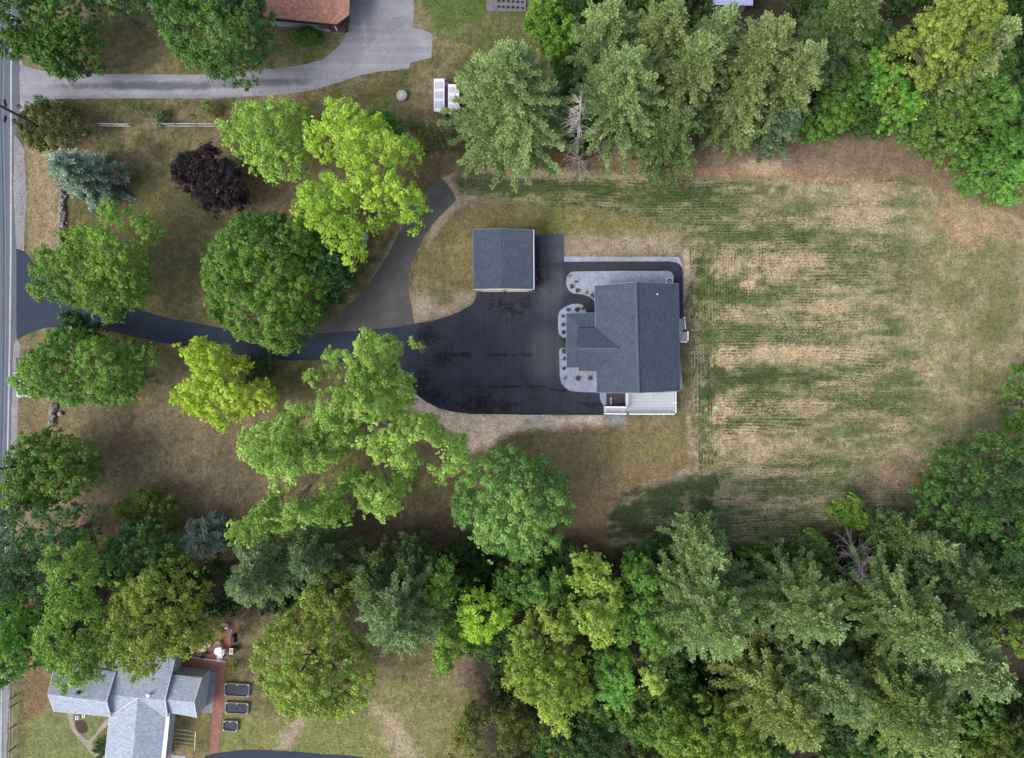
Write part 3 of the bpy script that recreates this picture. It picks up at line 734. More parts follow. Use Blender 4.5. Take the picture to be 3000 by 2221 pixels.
# cross gable and porch roof on the street side
cg = MB()
cg.slab([P(1694, 960, 3.1), P(1694, 1022, 4.3), P(1812, 1022, 4.45), P(1746, 960, 3.1)], 0.12)
cg.slab([P(1694, 1022, 4.3), P(1697, 1087, 3.1), P(1750, 1088, 3.1), P(1812, 1022, 4.45)], 0.12)
cgo = cg.build('cross_gable_roof', m_shingle, house)
c = MB(); A_, B_ = Vector(P(1694, 1022, 4.32)), Vector(P(1810, 1022, 4.46)); n = 12
for i in range(n): c.bar(A_ + (B_ - A_) * (i / n), A_ + (B_ - A_) * ((i + 0.93) / n), 0.28, 0.05)
c.build('ridge_cap', m_cap, cgo)
pr = MB()
pr.slab([P(1659, 919, 2.65), P(1661, 1077, 2.65), P(1697, 1076, 3.0), P(1695, 958, 3.0)], 0.12)
pr.slab([P(1659, 919, 2.66), P(1695, 958, 3.01), P(1748, 958, 3.01), P(1748, 917, 2.66)], 0.12)
pro = pr.build('porch_roof', m_shingle_v, house)
tb = MB()
for a_, b_ in (((1659, 919, 2.55), (1661, 1077, 2.55)), ((1659, 919, 2.55), (1746, 917, 2.55)), ((1661, 1077, 2.55), (1697, 1077, 2.9))):
    tb.bar(P(*a_), P(*b_), 0.08, 0.16)
tb.build('fascia', m_siding, pro)
for u, v in ((1664, 925), (1665, 970), (1666, 1030), (1666, 1072)):
    x, y, _ = P(u, v, 2.5); MB().box((x + 0.1, y, 1.25), (0.16, 0.16, 2.5)).build('porch_post', m_white, house)
w = upright([P(1702, 962, 3.0)[:2] + (2.9,), P(1702, 1083, 3.0)[:2] + (2.9,), P(1756, 1083, 3.0)[:2] + (2.9,), P(1756, 962, 3.0)[:2] + (2.9,)], 0.0)
w.build('front_wall', m_siding, house)
x0, y0, _ = P(1702, 1022, 3.0)
door(house, (x0 - 0.0, y0, 1.15), 0.95, 2.1, (-1, 0), m_white)
window(house, (x0, y0 + 1.4, 1.5), 0.9, 1.2, (-1, 0)); window(house, (x0, y0 - 1.4, 1.5), 0.9, 1.2, (-1, 0))
xw = P(1752, 900, 3.1)[0]
window(house, (xw - 0.01, P(0, 880, 3.1)[1], 1.6), 1.2, 1.2, (-1, 0)); window(house, (xw + 0.1, P(0, 1120, 3.1)[1], 1.6), 1.0, 1.2, (-1, 0))
MB().cyl(P(1924, 863, 4.2)[:2], 0.06, 4.0, 4.75, 12).build('vent_pipe', m_white, house)
# side deck with stairs
def rail(mb, pts, z, h=0.95, posts=True):
    for a_, b_ in zip(pts[:-1], pts[1:]):
        A = Vector(a_); B = Vector(b_)
        mb.bar(A + Vector((0, 0, h)), B + Vector((0, 0, h)), 0.12, 0.06); mb.bar(A + Vector((0, 0, 0.12)), B + Vector((0, 0, 0.12)), 0.06, 0.05)
        n = int((B - A).length / 0.14)
        for i in range(1, n):
            p = A + (B - A) * (i / n); mb.box((p.x, p.y, p.z + h / 2), (0.035, 0.035, h - 0.1))
        k = max(1, int(round((B - A).length / 1.4)))
        for i in range(k + 1):
            p = A + (B - A) * (i / k); mb.box((p.x, p.y, p.z + h / 2), (0.12, 0.12, h + 0.14)); mb.box((p.x, p.y, p.z + h + 0.09), (0.17, 0.17, 0.05))
ZD = 1.1
def PD(u, v, h=0.0): return P(u, v, ZD + h)
dk = MB(); x0, y1, _ = PD(1834, 1149); x1, y0_, _ = PD(1974, 1212)
yt = PD(0, 1146)[1]
nb = 15
for i in range(nb):
    ya = yt + (y0_ - yt) * i / nb; yb = yt + (y0_ - yt) * (i + 0.80) / nb
    for xa, xb in ((x0, (x0 + x1) / 2 - 0.08), ((x0 + x1) / 2 + 0.08, x1)):
        dk.box(((xa + xb) / 2, (ya + yb) / 2, ZD - 0.02), (xb - xa, abs(yb - ya), 0.04))
dk.box(((x0 + x1) / 2, (yt + y0_) / 2, ZD - 0.02), (0.14, abs(y0_ - yt), 0.04))
deck = dk.build('deck', m_vinyl, house)
sk = MB(); sk.box(((x0 + x1) / 2, (yt + y0_) / 2, ZD / 2 - 0.05), (x1 - x0 - 0.1, abs(y0_ - yt) - 0.1, ZD - 0.12)); sk.build('deck_skirt', m_siding, deck)
st = MB(); xs0 = P(1770, 0, 0.2)[0]; ns = 7; ys0, ys1 = PD(0, 1192)[1], y0_
for i in range(ns):
    xa = xs0 + (x0 - xs0) * i / ns; xb = xs0 + (x0 - xs0) * (i + 1) / ns; z = ZD * (i + 1) / (ns + 1)
    st.box(((xa + xb) / 2, (ys0 + ys1) / 2, z / 2), (xb - xa - 0.03, abs(ys1 - ys0), z))
    st.box(((xa + xb) / 2 - 0.01, (ys0 + ys1) / 2, z + 0.02), (xb - xa - 0.01, abs(ys1 - ys0) + 0.04, 0.04))
st.build('stairs', m_vinyl, house)
rl = MB()
rail(rl, [(x0 - 0.02, yt, ZD), (x0 - 0.02, ys0, ZD)], ZD); rail(rl, [(x0, y0_, ZD), (x1, y0_, ZD), (x1, yt, ZD)], ZD)
rail(rl, [(xs0, y0_, 0.15), (x0, y0_, ZD)], 0); rail(rl, [(xs0, ys0, 0.15), (x0, ys0, ZD)], 0)
rl.build('railing', m_white, deck)
# sunken areaway beside the deck
aw = MB(); ax0, ay0, _ = P(1776, 1152); ax1, ay1, _ = P(1832, 1190)
aw.box(((ax0 + ax1) / 2, (ay0 + ay1) / 2, 0.07), (abs(ax1 - ax0), abs(ay1 - ay0), 0.06)); aw.build('areaway_slab', plain('dark_slab', lin((66, 66, 80)), 0.9, 0.2), house)
aw = MB(); bx, by, _ = P(1789, 1175); aw.box((bx, by, 0.16), (0.18, 0.85, 0.12)); aw.build('timber_curb', plain('pale_timber', lin((170, 150, 132)), 0.8, 0.1), house)
# back stoop
bk = MB(); X0, Y0, _ = P(1989, 970, .9); X1, Y1, _ = P(2009, 1003, .9)
for i in range(7): bk.box((X0 + (X1 - X0) * (i + .5) / 7, (Y0 + Y1) / 2, .88), (abs(X1 - X0) / 7 * .88, abs(Y1 - Y0), .04))
bk.box(((X0 + X1) / 2, (Y0 + Y1) / 2, .42), (abs(X1 - X0) - .1, abs(Y1 - Y0) - .1, .84))
stp = bk.build('back_stoop', m_vinyl, house)
bs = MB(); Ys = P(0, 933, .1)[1]; xe = P(2001, 0, .6)[0]
for i in range(5):
    ya = Y0 + (Ys - Y0) * i / 5; yb = Y0 + (Ys - Y0) * (i + 1) / 5; z = .9 * (5 - i) / 6
    bs.box(((X0 + xe) / 2, (ya + yb) / 2, z / 2), (abs(xe - X0), abs(yb - ya) - .02, z))
bs.build('back_steps', m_vinyl, stp)
rb = MB(); rail(rb, [(X1, Y0, .9), (X1, Y1, .9), (X0, Y1, .9)], 0); rail(rb, [(xe, Y0, .9), (xe, Ys, .15)], 0); rail(rb, [(xe, Y0, .9), (X1, Y0, .9)], 0); rb.build('railing', m_white, stp)

# ---- air conditioning unit
x, y, _ = P(1961.5, 822.5, 0.85)
ac = empty('air_conditioner', (x, y, 0), 'square pale air conditioning unit with a round fan beside the house roof on grey gravel', 'air conditioner')
MB().box((x, y, 0.09), (1.0, 1.0, 0.1)).build('pad', m_conc, ac)
m_ac = plain('ac_casing', lin((190, 192, 196)), 0.5, 0.05)
b_ = MB()
for sx, sy, wx, wy in ((-.35, 0, .04, .74), (.35, 0, .04, .74), (0, -.35, .66, .04), (0, .35, .66, .04)): b_.box((x + sx, y + sy, .5), (wx, wy, .72))
n = 28; ring = [(x + math.cos(2 * math.pi * k / n) * .27, y + math.sin(2 * math.pi * k / n) * .27, .88) for k in range(n)]
sq = []
for k in range(n):
    a0 = 2 * math.pi * k / n; m_ = max(abs(math.cos(a0)), abs(math.sin(a0))); sq.append((x + math.cos(a0) / m_ * .37, y + math.sin(a0) / m_ * .37, .88))
b_.add(ring + sq, [(k, n + k, n + (k + 1) % n, (k + 1) % n) for k in range(n)])
b_.build('casing', m_ac, ac, origin=None)
MB().cyl((x, y), .34, .3, .55, 28).build('coil', m_dark, ac)
f_ = MB()
for k in range(4):
    a0 = k * math.pi / 2 + .5
    f_.add([(x + math.cos(a0) * .05, y + math.sin(a0) * .05, .74), (x + math.cos(a0 - .35) * .25, y + math.sin(a0 - .35) * .25, .70), (x + math.cos(a0 + .35) * .25, y + math.sin(a0 + .35) * .25, .78)], [(0, 1, 2)])
f_.cyl((x, y), .07, .72, .80, 12)
f_.build('fan', m_ac, ac)

# ---- garage
gx_, gy_, _ = P(1480, 765)
garage = empty('garage', (gx_, gy_, 0), 'detached garage with a blue-grey shingle roof and cream front wall on black asphalt', 'garage')
gable(garage, [(1386, 672, 2.9), (1386.5, 847, 2.9), (1563, 847, 2.9), (1562, 674, 2.9)], [(1467, 669.5, 3.35), (1472.5, 845.5, 3.35)], m_shingle_v, m_cream, ov=0.12, cap=None, mtrim=m_siding)
b = MB(); b.bar(P(1563.5, 674, 2.84), P(1564.5, 848, 2.84), .07, .14); b.bar(P(1387, 848, 2.78), P(1472.5, 846.5, 3.22), .06, .18); b.bar(P(1472.5, 846.5, 3.22), P(1564, 848, 2.78), .06, .18); b.build('rake_board', m_white, garage)
yw = P(0, 847, 2.9)[1] + 0.12
xa, xb = P(1400, 0)[0], P(1561, 0)[0]
for k in (0.27, 0.73):
    door(garage, (xa + (xb - xa) * k, yw, 1.1), 2.6, 2.1, (0, -1), m_cream, 'garage_door', 4)
xr = P(1563, 0, 2.9)[0] - 0.12
door(garage, (xr, yw + 1.2, 1.05), 0.9, 2.05, (1, 0), m_white)
window(garage, (xr, yw + 4.2, 1.6), 1.0, 1.0, (1, 0))

# ---- brown-roofed neighbour house (top)
nx0, ny0, _ = P(890, -10)
nh = empty('neighbour_house', (nx0, ny0, 0), 'house with a reddish brown shingle roof and clipped corner beside the grey driveway', 'house')
m_bs = shingle('brown_shingle', lin((176, 134, 116)), lin((138, 100, 88)), 0.10, 0.2)
rb = MB(); rb.slab([P(772, 50, 2.5), P(987, 72, 2.5), P(1022.6, 46, 2.75), P(1028, -120, 4.6), P(766, -130, 4.6)], 0.16)
rb.slab([P(766, -130, 4.6), P(1028, -120, 4.6), P(1034, -320, 2.5), P(758, -330, 2.5)], 0.16)
nr = rb.build('roof', m_bs, nh)
f_ = MB()
for a_, b_ in (((771, 52, 2.42), (987, 74, 2.42)), ((987, 74, 2.42), (1023.5, 47, 2.66))): f_.bar(P(*a_), P(*b_), 0.12, 0.22)
f_.build('fascia', m_brown, nr)
g_ = MB(); g_.slab([P(761, 52, 2.1), P(772, 52, 2.1), P(766, -300, 2.1), P(756, -300, 2.1)], .08); g_.build('side_eave', m_brown, nr)
w = upright([P(782, 60, 0)[:2] + (2.4,), P(965, 75, 0)[:2] + (2.4,), P(990, 50, 0)[:2] + (2.5,), P(1000, -200, 0)[:2] + (2.4,), P(785, -230, 0)[:2] + (2.4,)][::-1], 0)
w.build('wall', m_brown, nh)
d_ = MB(); d_.slab([P(955, 62, .15), P(968, 92, .15), P(1012, 96, .15), P(1024, 60, .15), P(1010, 20, .15)], .15); d_.build('porch_floor', plain('brown_porch', lin((84, 66, 60)), .9, .15), nh)
for u, v in ((982, 78), (1013, 82)):
    x, y, _ = P(u, v, 1.0); p_ = MB(); p_.box((x, y, 1.15), (.12, .12, 2.0)); p_.cyl((x, y), .11, 2.15, 2.25, 12); p_.build('porch_post', m_white if u < 1000 else m_brown, nh)

# ---- pale grey house (lower left)
px, py, _ = P(400, 2090)
ph = empty('neighbour_house', (px, py, 0), 'pale grey shingled house with several joined gable roofs beside the brick path', 'house')
m_ps = shingle('pale_shingle', lin((150, 160, 176)), lin((172, 182, 198)), 0.12, 0.2)
gable(ph, [(160, 1951, 3.2), (337, 1971, 3.2), (322, 2100, 3.2), (158, 2084, 3.2)], [(140, 2034, 4.6), (311, 2055, 4.6)], m_ps, m_paleside, wall_name='wing_wall', roof_name='wing_roof')
gable(ph, [(345, 1910, 2.35), (512, 1930, 2.35), (490, 2102, 2.9), (322, 2085, 2.9)], [(322, 2037, 3.8), (483, 2051, 3.8)], m_ps, m_paleside, ov=.2, wall_name='middle_wall', roof_name='middle_roof')
gable(ph, [(498, 1979, 2.5), (590, 1987, 2.5), (576, 2102, 2.5), (487, 2086, 2.5)], [(478, 2049, 3.5), (568, 2057, 3.5)], m_ps, m_paleside, ov=.06, wall_name='end_wall', roof_name='end_roof')
gable(ph, [(304, 2250, 2.9), (320, 2100, 2.9), (482, 2099, 2.9), (465, 2250, 2.9)], [(386, 2250, 3.85), (404, 2044, 3.85)], m_ps, m_paleside, ov=.06, wall_name='front_wall', roof_name='front_roof')
aw = MB(); aw.slab([P(481, 2090, 2.82), P(464, 2250, 2.82), P(482, 2250, 2.7), P(498, 2090, 2.7)], .06); aw.build('awning', m_white, ph)
nrm = (0.993, -0.12)
def wpt(u0, v0, z):
    return P(u0, v0, z)
window(ph, wpt(587, 2037, 1.75), 1.0, 1.0, (0.99, -0.12), mf=m_white)
xg = P(480, 2120, 2.9)[0] - .02
for v, wd in ((2112, .6), (2204, .9)):
    yy = P(0, v, 1.5)[1]; window(ph, (P(482 - (v - 2100) * .115, 0, 2.9)[0] - .04, yy, 1.5), wd, .9, (0.993, -0.11), mf=m_white)
window(ph, P(518, 1948, 1.5), .9, .9, (0.99, -0.12)); 
v_ = MB(); x, y, _ = P(231, 2029, 4.4); v_.box((x, y, 4.5), (.3, .25, .5)); v_.build('roof_vent', m_dark, ph)
v_ = MB(); x, y, _ = P(435, 2037, 3.9); v_.cyl((x, y), .12, 3.5, 4.0, 14); v_.cyl((x, y), .2, 4.0, 4.08, 16); v_.build('vent_pipe', m_white, ph)
v_ = MB(); v_.slab([P(502, 2212, 2.2), P(500, 2260, 2.2), P(536, 2260, 2.0), P(544, 2214, 2.0)], .1); v_.build('stoop_roof', m_ps, ph)

# ---- blue-roofed shed seen between the pines at the top
bx, by, _ = P(2110, -20)
sh = empty('blue_shed', (bx, by, 0), 'pale blue metal roofed shed showing between the pines at the top edge', 'shed')
m_blue = plain('pale_blue_roof', lin((168, 176, 214)), .5, .1)
r_ = MB(); r_.slab([P(2096, 14, 2.4), P(2206, 16, 2.4), P(2206, -60, 3.2), P(2096, -60, 3.2)], .08)
for k in range(9):
    u = 2102 + k * 12; r_.bar(P(u, 13, 2.43), P(u, -60, 3.23), .05, .05)
r_.build('roof', m_blue, sh)
upright([P(2100, 0, 2.4)[:2] + (2.3,), P(2198, 0, 2.4)[:2] + (2.3,), P(2198, -60, 2.4)[:2] + (2.3,), P(2100, -60, 2.4)[:2] + (2.3,)], 0).build('wall', m_paleside, sh)

# ================================================================== props
# white slatted shelter with dark middle strip
x, y, _ = P(1308, 282, 1.0)
rk = empty('slatted_shelter', (x, y, 0), 'white slatted garden shelter with a dark middle strip, beside the tallest pine', 'shelter')
m_slat = plain('white_slat', lin((226, 224, 240)), .6, .06); m_purple = plain('dark_purple_panel', lin((62, 44, 66)), .8, .15); m_darkslot = plain('dark_slot', lin((120, 118, 130)), .8, .1); m_shade = plain('grey_slot', lin((158, 156, 170)), .8, .1)
for side, (u0, u1, v0, v1) in enumerate(((1271, 1302, 231, 327), (1313, 1345, 247, 333))):
    s_ = MB(); A = P(u0, v0, 1.25); B = P(u1, v1, 1.25); wx = B[0] - A[0]; wy = B[1] - A[1]; z = 1.25
    s_.box(((A[0] + B[0]) / 2, (A[1] + B[1]) / 2, z), (wx, abs(wy), .06))
    for k in range(3):
        for j in range(6):
            s_.box((A[0] + .18 + (wx - .36) * (j + .5) / 6, A[1] + wy * (k * .295 + .2), z + .05), ((wx - .36) / 6 * .6, abs(wy) * .2, .03))
    s_.build('slatted_panel', m_slat, rk)
    t_ = MB()
    for k in range(3): t_.box(((A[0] + B[0]) / 2, A[1] + wy * (k * .295 + .2), z + .032), (wx - .3, abs(wy) * .2, .006))
    t_.build('vent_slot', m_darkslot, rk)
    t_ = MB(); t_.box(((A[0] + B[0]) / 2, (A[1] + B[1]) / 2, .58), (wx - .1, abs(wy) - .1, 1.14)); t_.build('box', m_shade, rk)
s_ = MB(); A = P(1303, 236, 1.2); B = P(1312, 331, 1.2); s_.box(((A[0] + B[0]) / 2, (A[1] + B[1]) / 2, .6), (abs(B[0] - A[0]), abs(B[1] - A[1]), 1.2)); s_.build('middle_panel', m_purple, rk)
s_ = MB(); x, y, _ = P(1309, 247, 1.25); s_.tube([(x + math.cos(k * math.pi / 8) * .17, y + math.sin(k * math.pi / 8) * .17, 1.25) for k in range(17)], .03, 5); s_.build('handwheel', m_conc, rk)

def lid(u, v, r_px, h, name, label, cat, mbody, mtop, rt):
    x, y, _ = P(u, v, h); r = r_px * .0385
    t_ = empty(name, (x, y, 0), label, cat)
    b = MB(); b.cyl((x, y), r * 1.02, 0, h - .06, 32); b.cyl((x, y), r, h - .06, h, 32, r1=r * .93); b.build('ring', mbody, t_)
    c_ = MB(); c_.cyl((x, y), rt * .0385, h, h + .05, 24, r1=rt * .035); c_.cyl((x, y), .06, h + .05, h + .09, 10); c_.build('cover', mtop, t_)
m_verd = plain('pale_green_cover', lin((158, 182, 172)), .6, .06)
lid(1177, 278, 15.5, .45, 'well_head', 'round grey concrete well ring with a pale green centre cover on the lawn', 'well', m_conc, m_verd, 7)
lid(1066, 694, 13, .3, 'tank_cover', 'round pale green cover half under the bright yellow-green tree', 'cover', m_conc, m_verd, 12)
x, y, _ = P(2096, 1194)
gb = empty('green_box', (x, y, 0), 'small pale green utility box lid in the bare soil of the field', 'box')
b = MB(); b.box((x, y, .06), (.62, .42, .12)); b.build('box', m_verd, gb, bevel=.02)
b = MB(); b.box((x, y, .135), (.5, .3, .03)); b.build('lid', m_verd, gb)

# planting bed with pots at the top edge
x, y, _ = P(1484, 5)
pb = empty('planting_bed', (x, y, 0), 'grey fabric covered planting bed with rows of dark pots at the top edge', 'planting bed')
A = P(1426, -70); B = P(1542, 36)
b = MB(); b.box(((A[0] + B[0]) / 2, (A[1] + B[1]) / 2, .1), (B[0] - A[0], A[1] - B[1], .2)); b.build('fabric_cover', speckle('grey_fabric', lin((98, 98, 104)), lin((118, 116, 122)), 3, .8), pb, bevel=.04)
for r_i, v in enumerate((-40, -18, 3, 20)):
    for k in range(6):
        u = 1461 + k * 13.8; x, y, _ = P(u, v + k * .8, .2); b = MB(); b.cyl((x, y), .12, .2, .28, 14, r1=.15); b.build('pot', m_dark, pb)

# raised beds beside the brick path
m_net = speckle('dark_cover', lin((48, 50, 62)), lin((76, 78, 92)), 3.5, 1.4); m_frame = plain('grey_timber_frame', lin((138, 136, 132)), .8, .1)
for (u0, u1, v0, v1, lab) in ((658, 729, 2004, 2040, 'largest raised garden bed with double grey frame, nearest the patio'), (660, 726, 2060, 2091, 'middle raised garden bed with dark cover and pale corner blocks'), (653, 695, 2113, 2142, 'smallest raised garden bed, squat and dark, farthest from the patio')):
    A = P(u0, v0, .35); B = P(u1, v1, .35); cx, cy = (A[0] + B[0]) / 2, (A[1] + B[1]) / 2; W = B[0] - A[0]; Hh = A[1] - B[1]; rz = R(-3)
    t_ = empty('raised_bed', (cx, cy, 0), lab, 'raised bed', 'raised beds in a row beside the brick path')
    b = MB(); cr, sr = math.cos(rz), math.sin(rz)
    for ox, oy, wx, wy in ((0, Hh / 2, W, .07), (0, -Hh / 2, W, .07), (-W / 2, 0, .07, Hh), (W / 2, 0, .07, Hh)): b.box((cx + ox * cr - oy * sr, cy + ox * sr + oy * cr, .18), (wx, wy, .36), rz)
    b.build('frame', m_frame, t_)
    b = MB(); b.box((cx, cy, .14), (W - .22, Hh - .22, .24), rz); b.build('dark_cover', m_net, t_)
    mpb = plain('pale_block_' + str(u0), lin((190, 186, 172)), .8, .05)
    for ox, oy in ((-1, -1), (1, -1), (1, 1), (-1, 1), (0, 1)): MB().box((cx + ox * (W / 2 - .12) * cr - oy * (Hh / 2 - .1) * sr, cy + ox * (W / 2 - .12) * sr + oy * (Hh / 2 - .1) * cr, .3), (.13, .13, .12), rz).build('corner_block', mpb, t_)

# patio furniture
m_wplastic = plain('white_plastic', lin((236, 234, 240)), .4, .03); m_tabletop2 = plain('pinkish_tabletop', lin((196, 180, 186)), .6, .08)
def table(u, v, r, mat, label):
    x, y, _ = P(u, v, .72); t_ = empty('patio_table', (x, y, 0), label, 'table')
    MB().cyl((x, y), r, .68, .72, 32).build('table_top', mat, t_)
    MB().cyl((x, y), .05, .03, .68, 12).build('pedestal', mat, t_)
    b = MB(); b.cyl((x, y), .28, 0.04, .08, 20); b.build('base', mat, t_)
def chair(u, v, rz, mat, label):
    x, y, _ = P(u, v, .45); t_ = empty('patio_chair', (x, y, 0), label, 'chair', 'chairs on the brick patio', rz)
    def loc(b, nm): 
        o = b.build(nm, mat, t_, origin=(0, 0, 0)); return o
    b = MB(); b.box((0, 0, .43), (.46, .46, .05)); loc(b, 'seat')
    b = MB()
    for k in range(5): b.box((-.18 + k * .09, .24 + .0, .68), (.06, .03, .46), 0, 0, .0)
    b.box((0, .245, .92), (.48, .04, .06)); loc(b, 'backrest')
    for sx in (-1, 1):
        b = MB(); b.box((sx * .24, 0, .64), (.05, .44, .04)); b.box((sx * .24, -.2, .53), (.04, .04, .2)); loc(b, 'armrest')
        for sy in (-1, 1): b = MB(); b.bar((sx * .2, sy * .2, .42), (sx * .23, sy * .24, .04), .045, .045); loc(b, 'leg')
    return t_
table(638.5, 1909, .44, m_wplastic, 'bright white round patio table in the middle of the brick patio')
table(592.6, 1900, .40, m_tabletop2, 'pinkish grey round table at the left end of the brick patio')
m_gch = plain('grey_green_chair', lin((112, 120, 118)), .7, .1); m_dch = plain('dark_chair', lin((58, 56, 60)), .7, .1)
chair(608.5, 1891, .7, m_wplastic, 'white patio chair beside the pinkish grey table')
chair(653.5, 1909.5, -1.6, m_wplastic, 'white chair tucked against the right side of the white table')
chair(645, 1925, 3.0, m_wplastic, 'white chair tucked against the low patio curb below the white table')
chair(661.5, 1844.5, .3, m_wplastic, 'lone white chair at the far end of the patio under the pine boughs')
chair(638.5, 1888, .1, m_gch, 'grey-green chair above the white patio table')
chair(597, 1918, 2.9, m_dch, 'dark patio chair below the pinkish grey table')
x, y, _ = P(686, 1870, .9)
gl = empty('grill', (x, y, 0), 'black barbecue grill standing at the edge of the brick patio', 'grill')
b = MB(); b.tube([(x + .0, y - .42, .9), (x, y - .25, 1.0), (x, y + .25, 1.0), (x, y + .42, .9)], [.2, .27, .27, .2], 12); b.build('lid', m_dark, gl)
b = MB(); b.box((x, y, .72), (.52, .9, .2)); b.build('firebox', m_dark, gl)
for sx in (-1, 1): MB().box((x, y + sx * .62, .82), (.42, .3, .04)).build('side_shelf', m_dark, gl)
for sx in (-1, 1):
    for sy in (-1, 1): MB().box((x + sx * .2, y + sy * .38, .33), (.05, .05, .6)).build('leg', m_dark, gl)
x, y, _ = P(679, 1908, .7)
cb = empty('cabinet', (x, y, 0), 'small cream topped cabinet with a dark side shelf at the patio edge', 'cabinet')
b = MB(); b.box((x - .05, y, .36), (.44, .68, .7)); b.build('body', m_brown, cb)
b = MB(); b.box((x - .05, y, .73), (.42, .7, .04)); b.build('top', plain('cream_top', lin((206, 204, 192)), .6, .05), cb)
b = MB(); b.box((x + .28, y + .05, .55), (.2, .6, .05)); b.build('side_shelf', m_dark, cb)
b = MB(); b.box((x - .05, y, .77), (.22, .4, .03)); b.build('tray', m_siding, cb)
# patio curb
b = MB()
pts = [(563, 1918), (566, 1925), (600, 1929), (662, 1937)]
for a_, c_ in zip(pts[:-1], pts[1:]): b.bar(P(*a_, .12), P(*c_, .12), .13, .26)
o = b.build('patio_curb', m_conc, None, origin=P(610, 1930)); setp(o, 'low pale stone curb between the brick patio and the brick path', 'curb')
# clothesline
x, y, _ = P(571, 2168, 0)
cl = empty('clothesline', (x, y, 0), 'white clothesline rack standing on dry grass between the grey house and brick path', 'clothesline')
m_wire = plain('white_wire', lin((206, 196, 184)), .5, .03)
MB().bar(P(573, 2144, 1.3), P(570, 2198, 1.3), .07, .07).build('crossbar', m_wire, cl)
for u, v in ((572.5, 2146), (570, 2196)): x, y, _ = P(u, v, 1.3); MB().box((x, y, .65), (.06, .06, 1.3)).build('post', m_wire, cl)
b = MB()
for k in range(5):
    v = 2142 + k * 12; b.tube([P(512 - k * 1.5, v - 6, 1.5), P(543, v - 2, 1.32), P(573 - k * .5, v + 2, 1.3)], .018, 4)
b.build('line', m_wire, cl)
# square planters
for u, v, lab in ((224.5, 2104, 'left one of two small white square planters against the pale grey house'), (244, 2099, 'right one of two small white square planters against the pale grey house')):
    x, y, _ = P(u, v, .35); t_ = empty('planter', (x, y, 0), lab, 'planter', 'white square planters')
    b = MB()
    for ox, oy, wx, wy in ((0, .14, .34, .06), (0, -.14, .34, .06), (-.14, 0, .06, .22), (.14, 0, .06, .22)): b.box((x + ox, y + oy, .18), (wx, wy, .36))
    b.build('pot', m_white, t_)
    b = MB(); b.box((x, y, .13), (.22, .22, .22)); b.build('soil', m_soil, t_)

# weathered rail fences
m_weather = speckle('weathered_rail', lin((140, 138, 142)), lin((186, 184, 186)), 5, 1.0)
def rail_fence(pts, label, h=.75, offs=0.1):
    c_ = pts[len(pts) // 2]; x, y, _ = P(*c_); t_ = empty('rail_fence', (x, y, 0), label, 'fence', 'weathered split rail fences')
    for i, p in enumerate(pts):
        xx, yy, _ = P(*p); MB().tube([(xx, yy, 0), (xx, yy, h + .15)], [.08, .07], 7).build('post', m_weather, t_)
    for a_, c2 in zip(pts[:-1], pts[1:]):
        for z, o_ in ((h * .45, -.05), (h, .04)):
            A = Vector(P(*a_)); B = Vector(P(*c2)); mid = (A + B) / 2
            MB().tube([A + Vector((-.15, o_, z)), mid + Vector((0, o_ + random.uniform(-.04, .04), z + .02)), B + Vector((.15, o_, z))], [.05, .085, .05], 7).build('rail', m_weather, t_)
rail_fence([(299, 370), (345, 371), (386, 372)], 'short weathered grey rail fence on the lawn left of the gap')
rail_fence([(462, 371), (522, 371), (583, 371), (640, 371)], 'longer weathered grey rail fence running under the yellow-green tree')
t_ = empty('white_fence', P(48, 2120), 'thin white rail fence with dark posts along the road at lower left', 'fence')
pts = [(49, 1975), (49, 2036), (49, 2060), (48, 2122), (46, 2187), (44, 2260)]
for p in pts: xx, yy, _ = P(*p); MB().box((xx, yy, .55), (.09, .09, 1.1)).build('post', m_dark, t_)
for i, (a_, c2) in enumerate(zip(pts[:-1], pts[1:])):
    for z in (.45, .95):
        MB().bar(Vector(P(*a_)) + Vector((-.06, 0, z)), Vector(P(*c2)) + Vector((-.06, 0, z)), .035, .09).build('rail', m_weather, t_)

# stone walls
m_stone = speckle('field_stone', lin((96, 92, 92)), lin((160, 154, 152)), 5, 1.3)
phi = (1 + 5 ** .5) / 2
ICO = [Vector(p).normalized() for p in ((-1, phi, 0), (1, phi, 0), (-1, -phi, 0), (1, -phi, 0), (0, -1, phi), (0, 1, phi), (0, -1, -phi), (0, 1, -phi), (phi, 0, -1), (phi, 0, 1), (-phi, 0, -1), (-phi, 0, 1))]
ICF = [(0, 11, 5), (0, 5, 1), (0, 1, 7), (0, 7, 10), (0, 10, 11), (1, 5, 9), (5, 11, 4), (11, 10, 2), (10, 7, 6), (7, 1, 8), (3, 9, 4), (3, 4, 2), (3, 2, 6), (3, 6, 8), (3, 8, 9), (4, 9, 5), (2, 4, 11), (6, 2, 10), (8, 6, 7), (9, 8, 1)]
def rock(mb, c, r):
    s = Vector((random.uniform(.7, 1.35), random.uniform(.7, 1.35), random.uniform(.5, .8))); a0 = random.uniform(0, 6.3); vs = []
    for p in ICO:
        k = r * random.uniform(.78, 1.12); x_, y_ = p.x * s.x * k, p.y * s.y * k
        vs.append((c[0] + x_ * math.cos(a0) - y_ * math.sin(a0), c[1] + x_ * math.sin(a0) + y_ * math.cos(a0), c[2] + p.z * s.z * k))
    mb.add(vs, ICF)
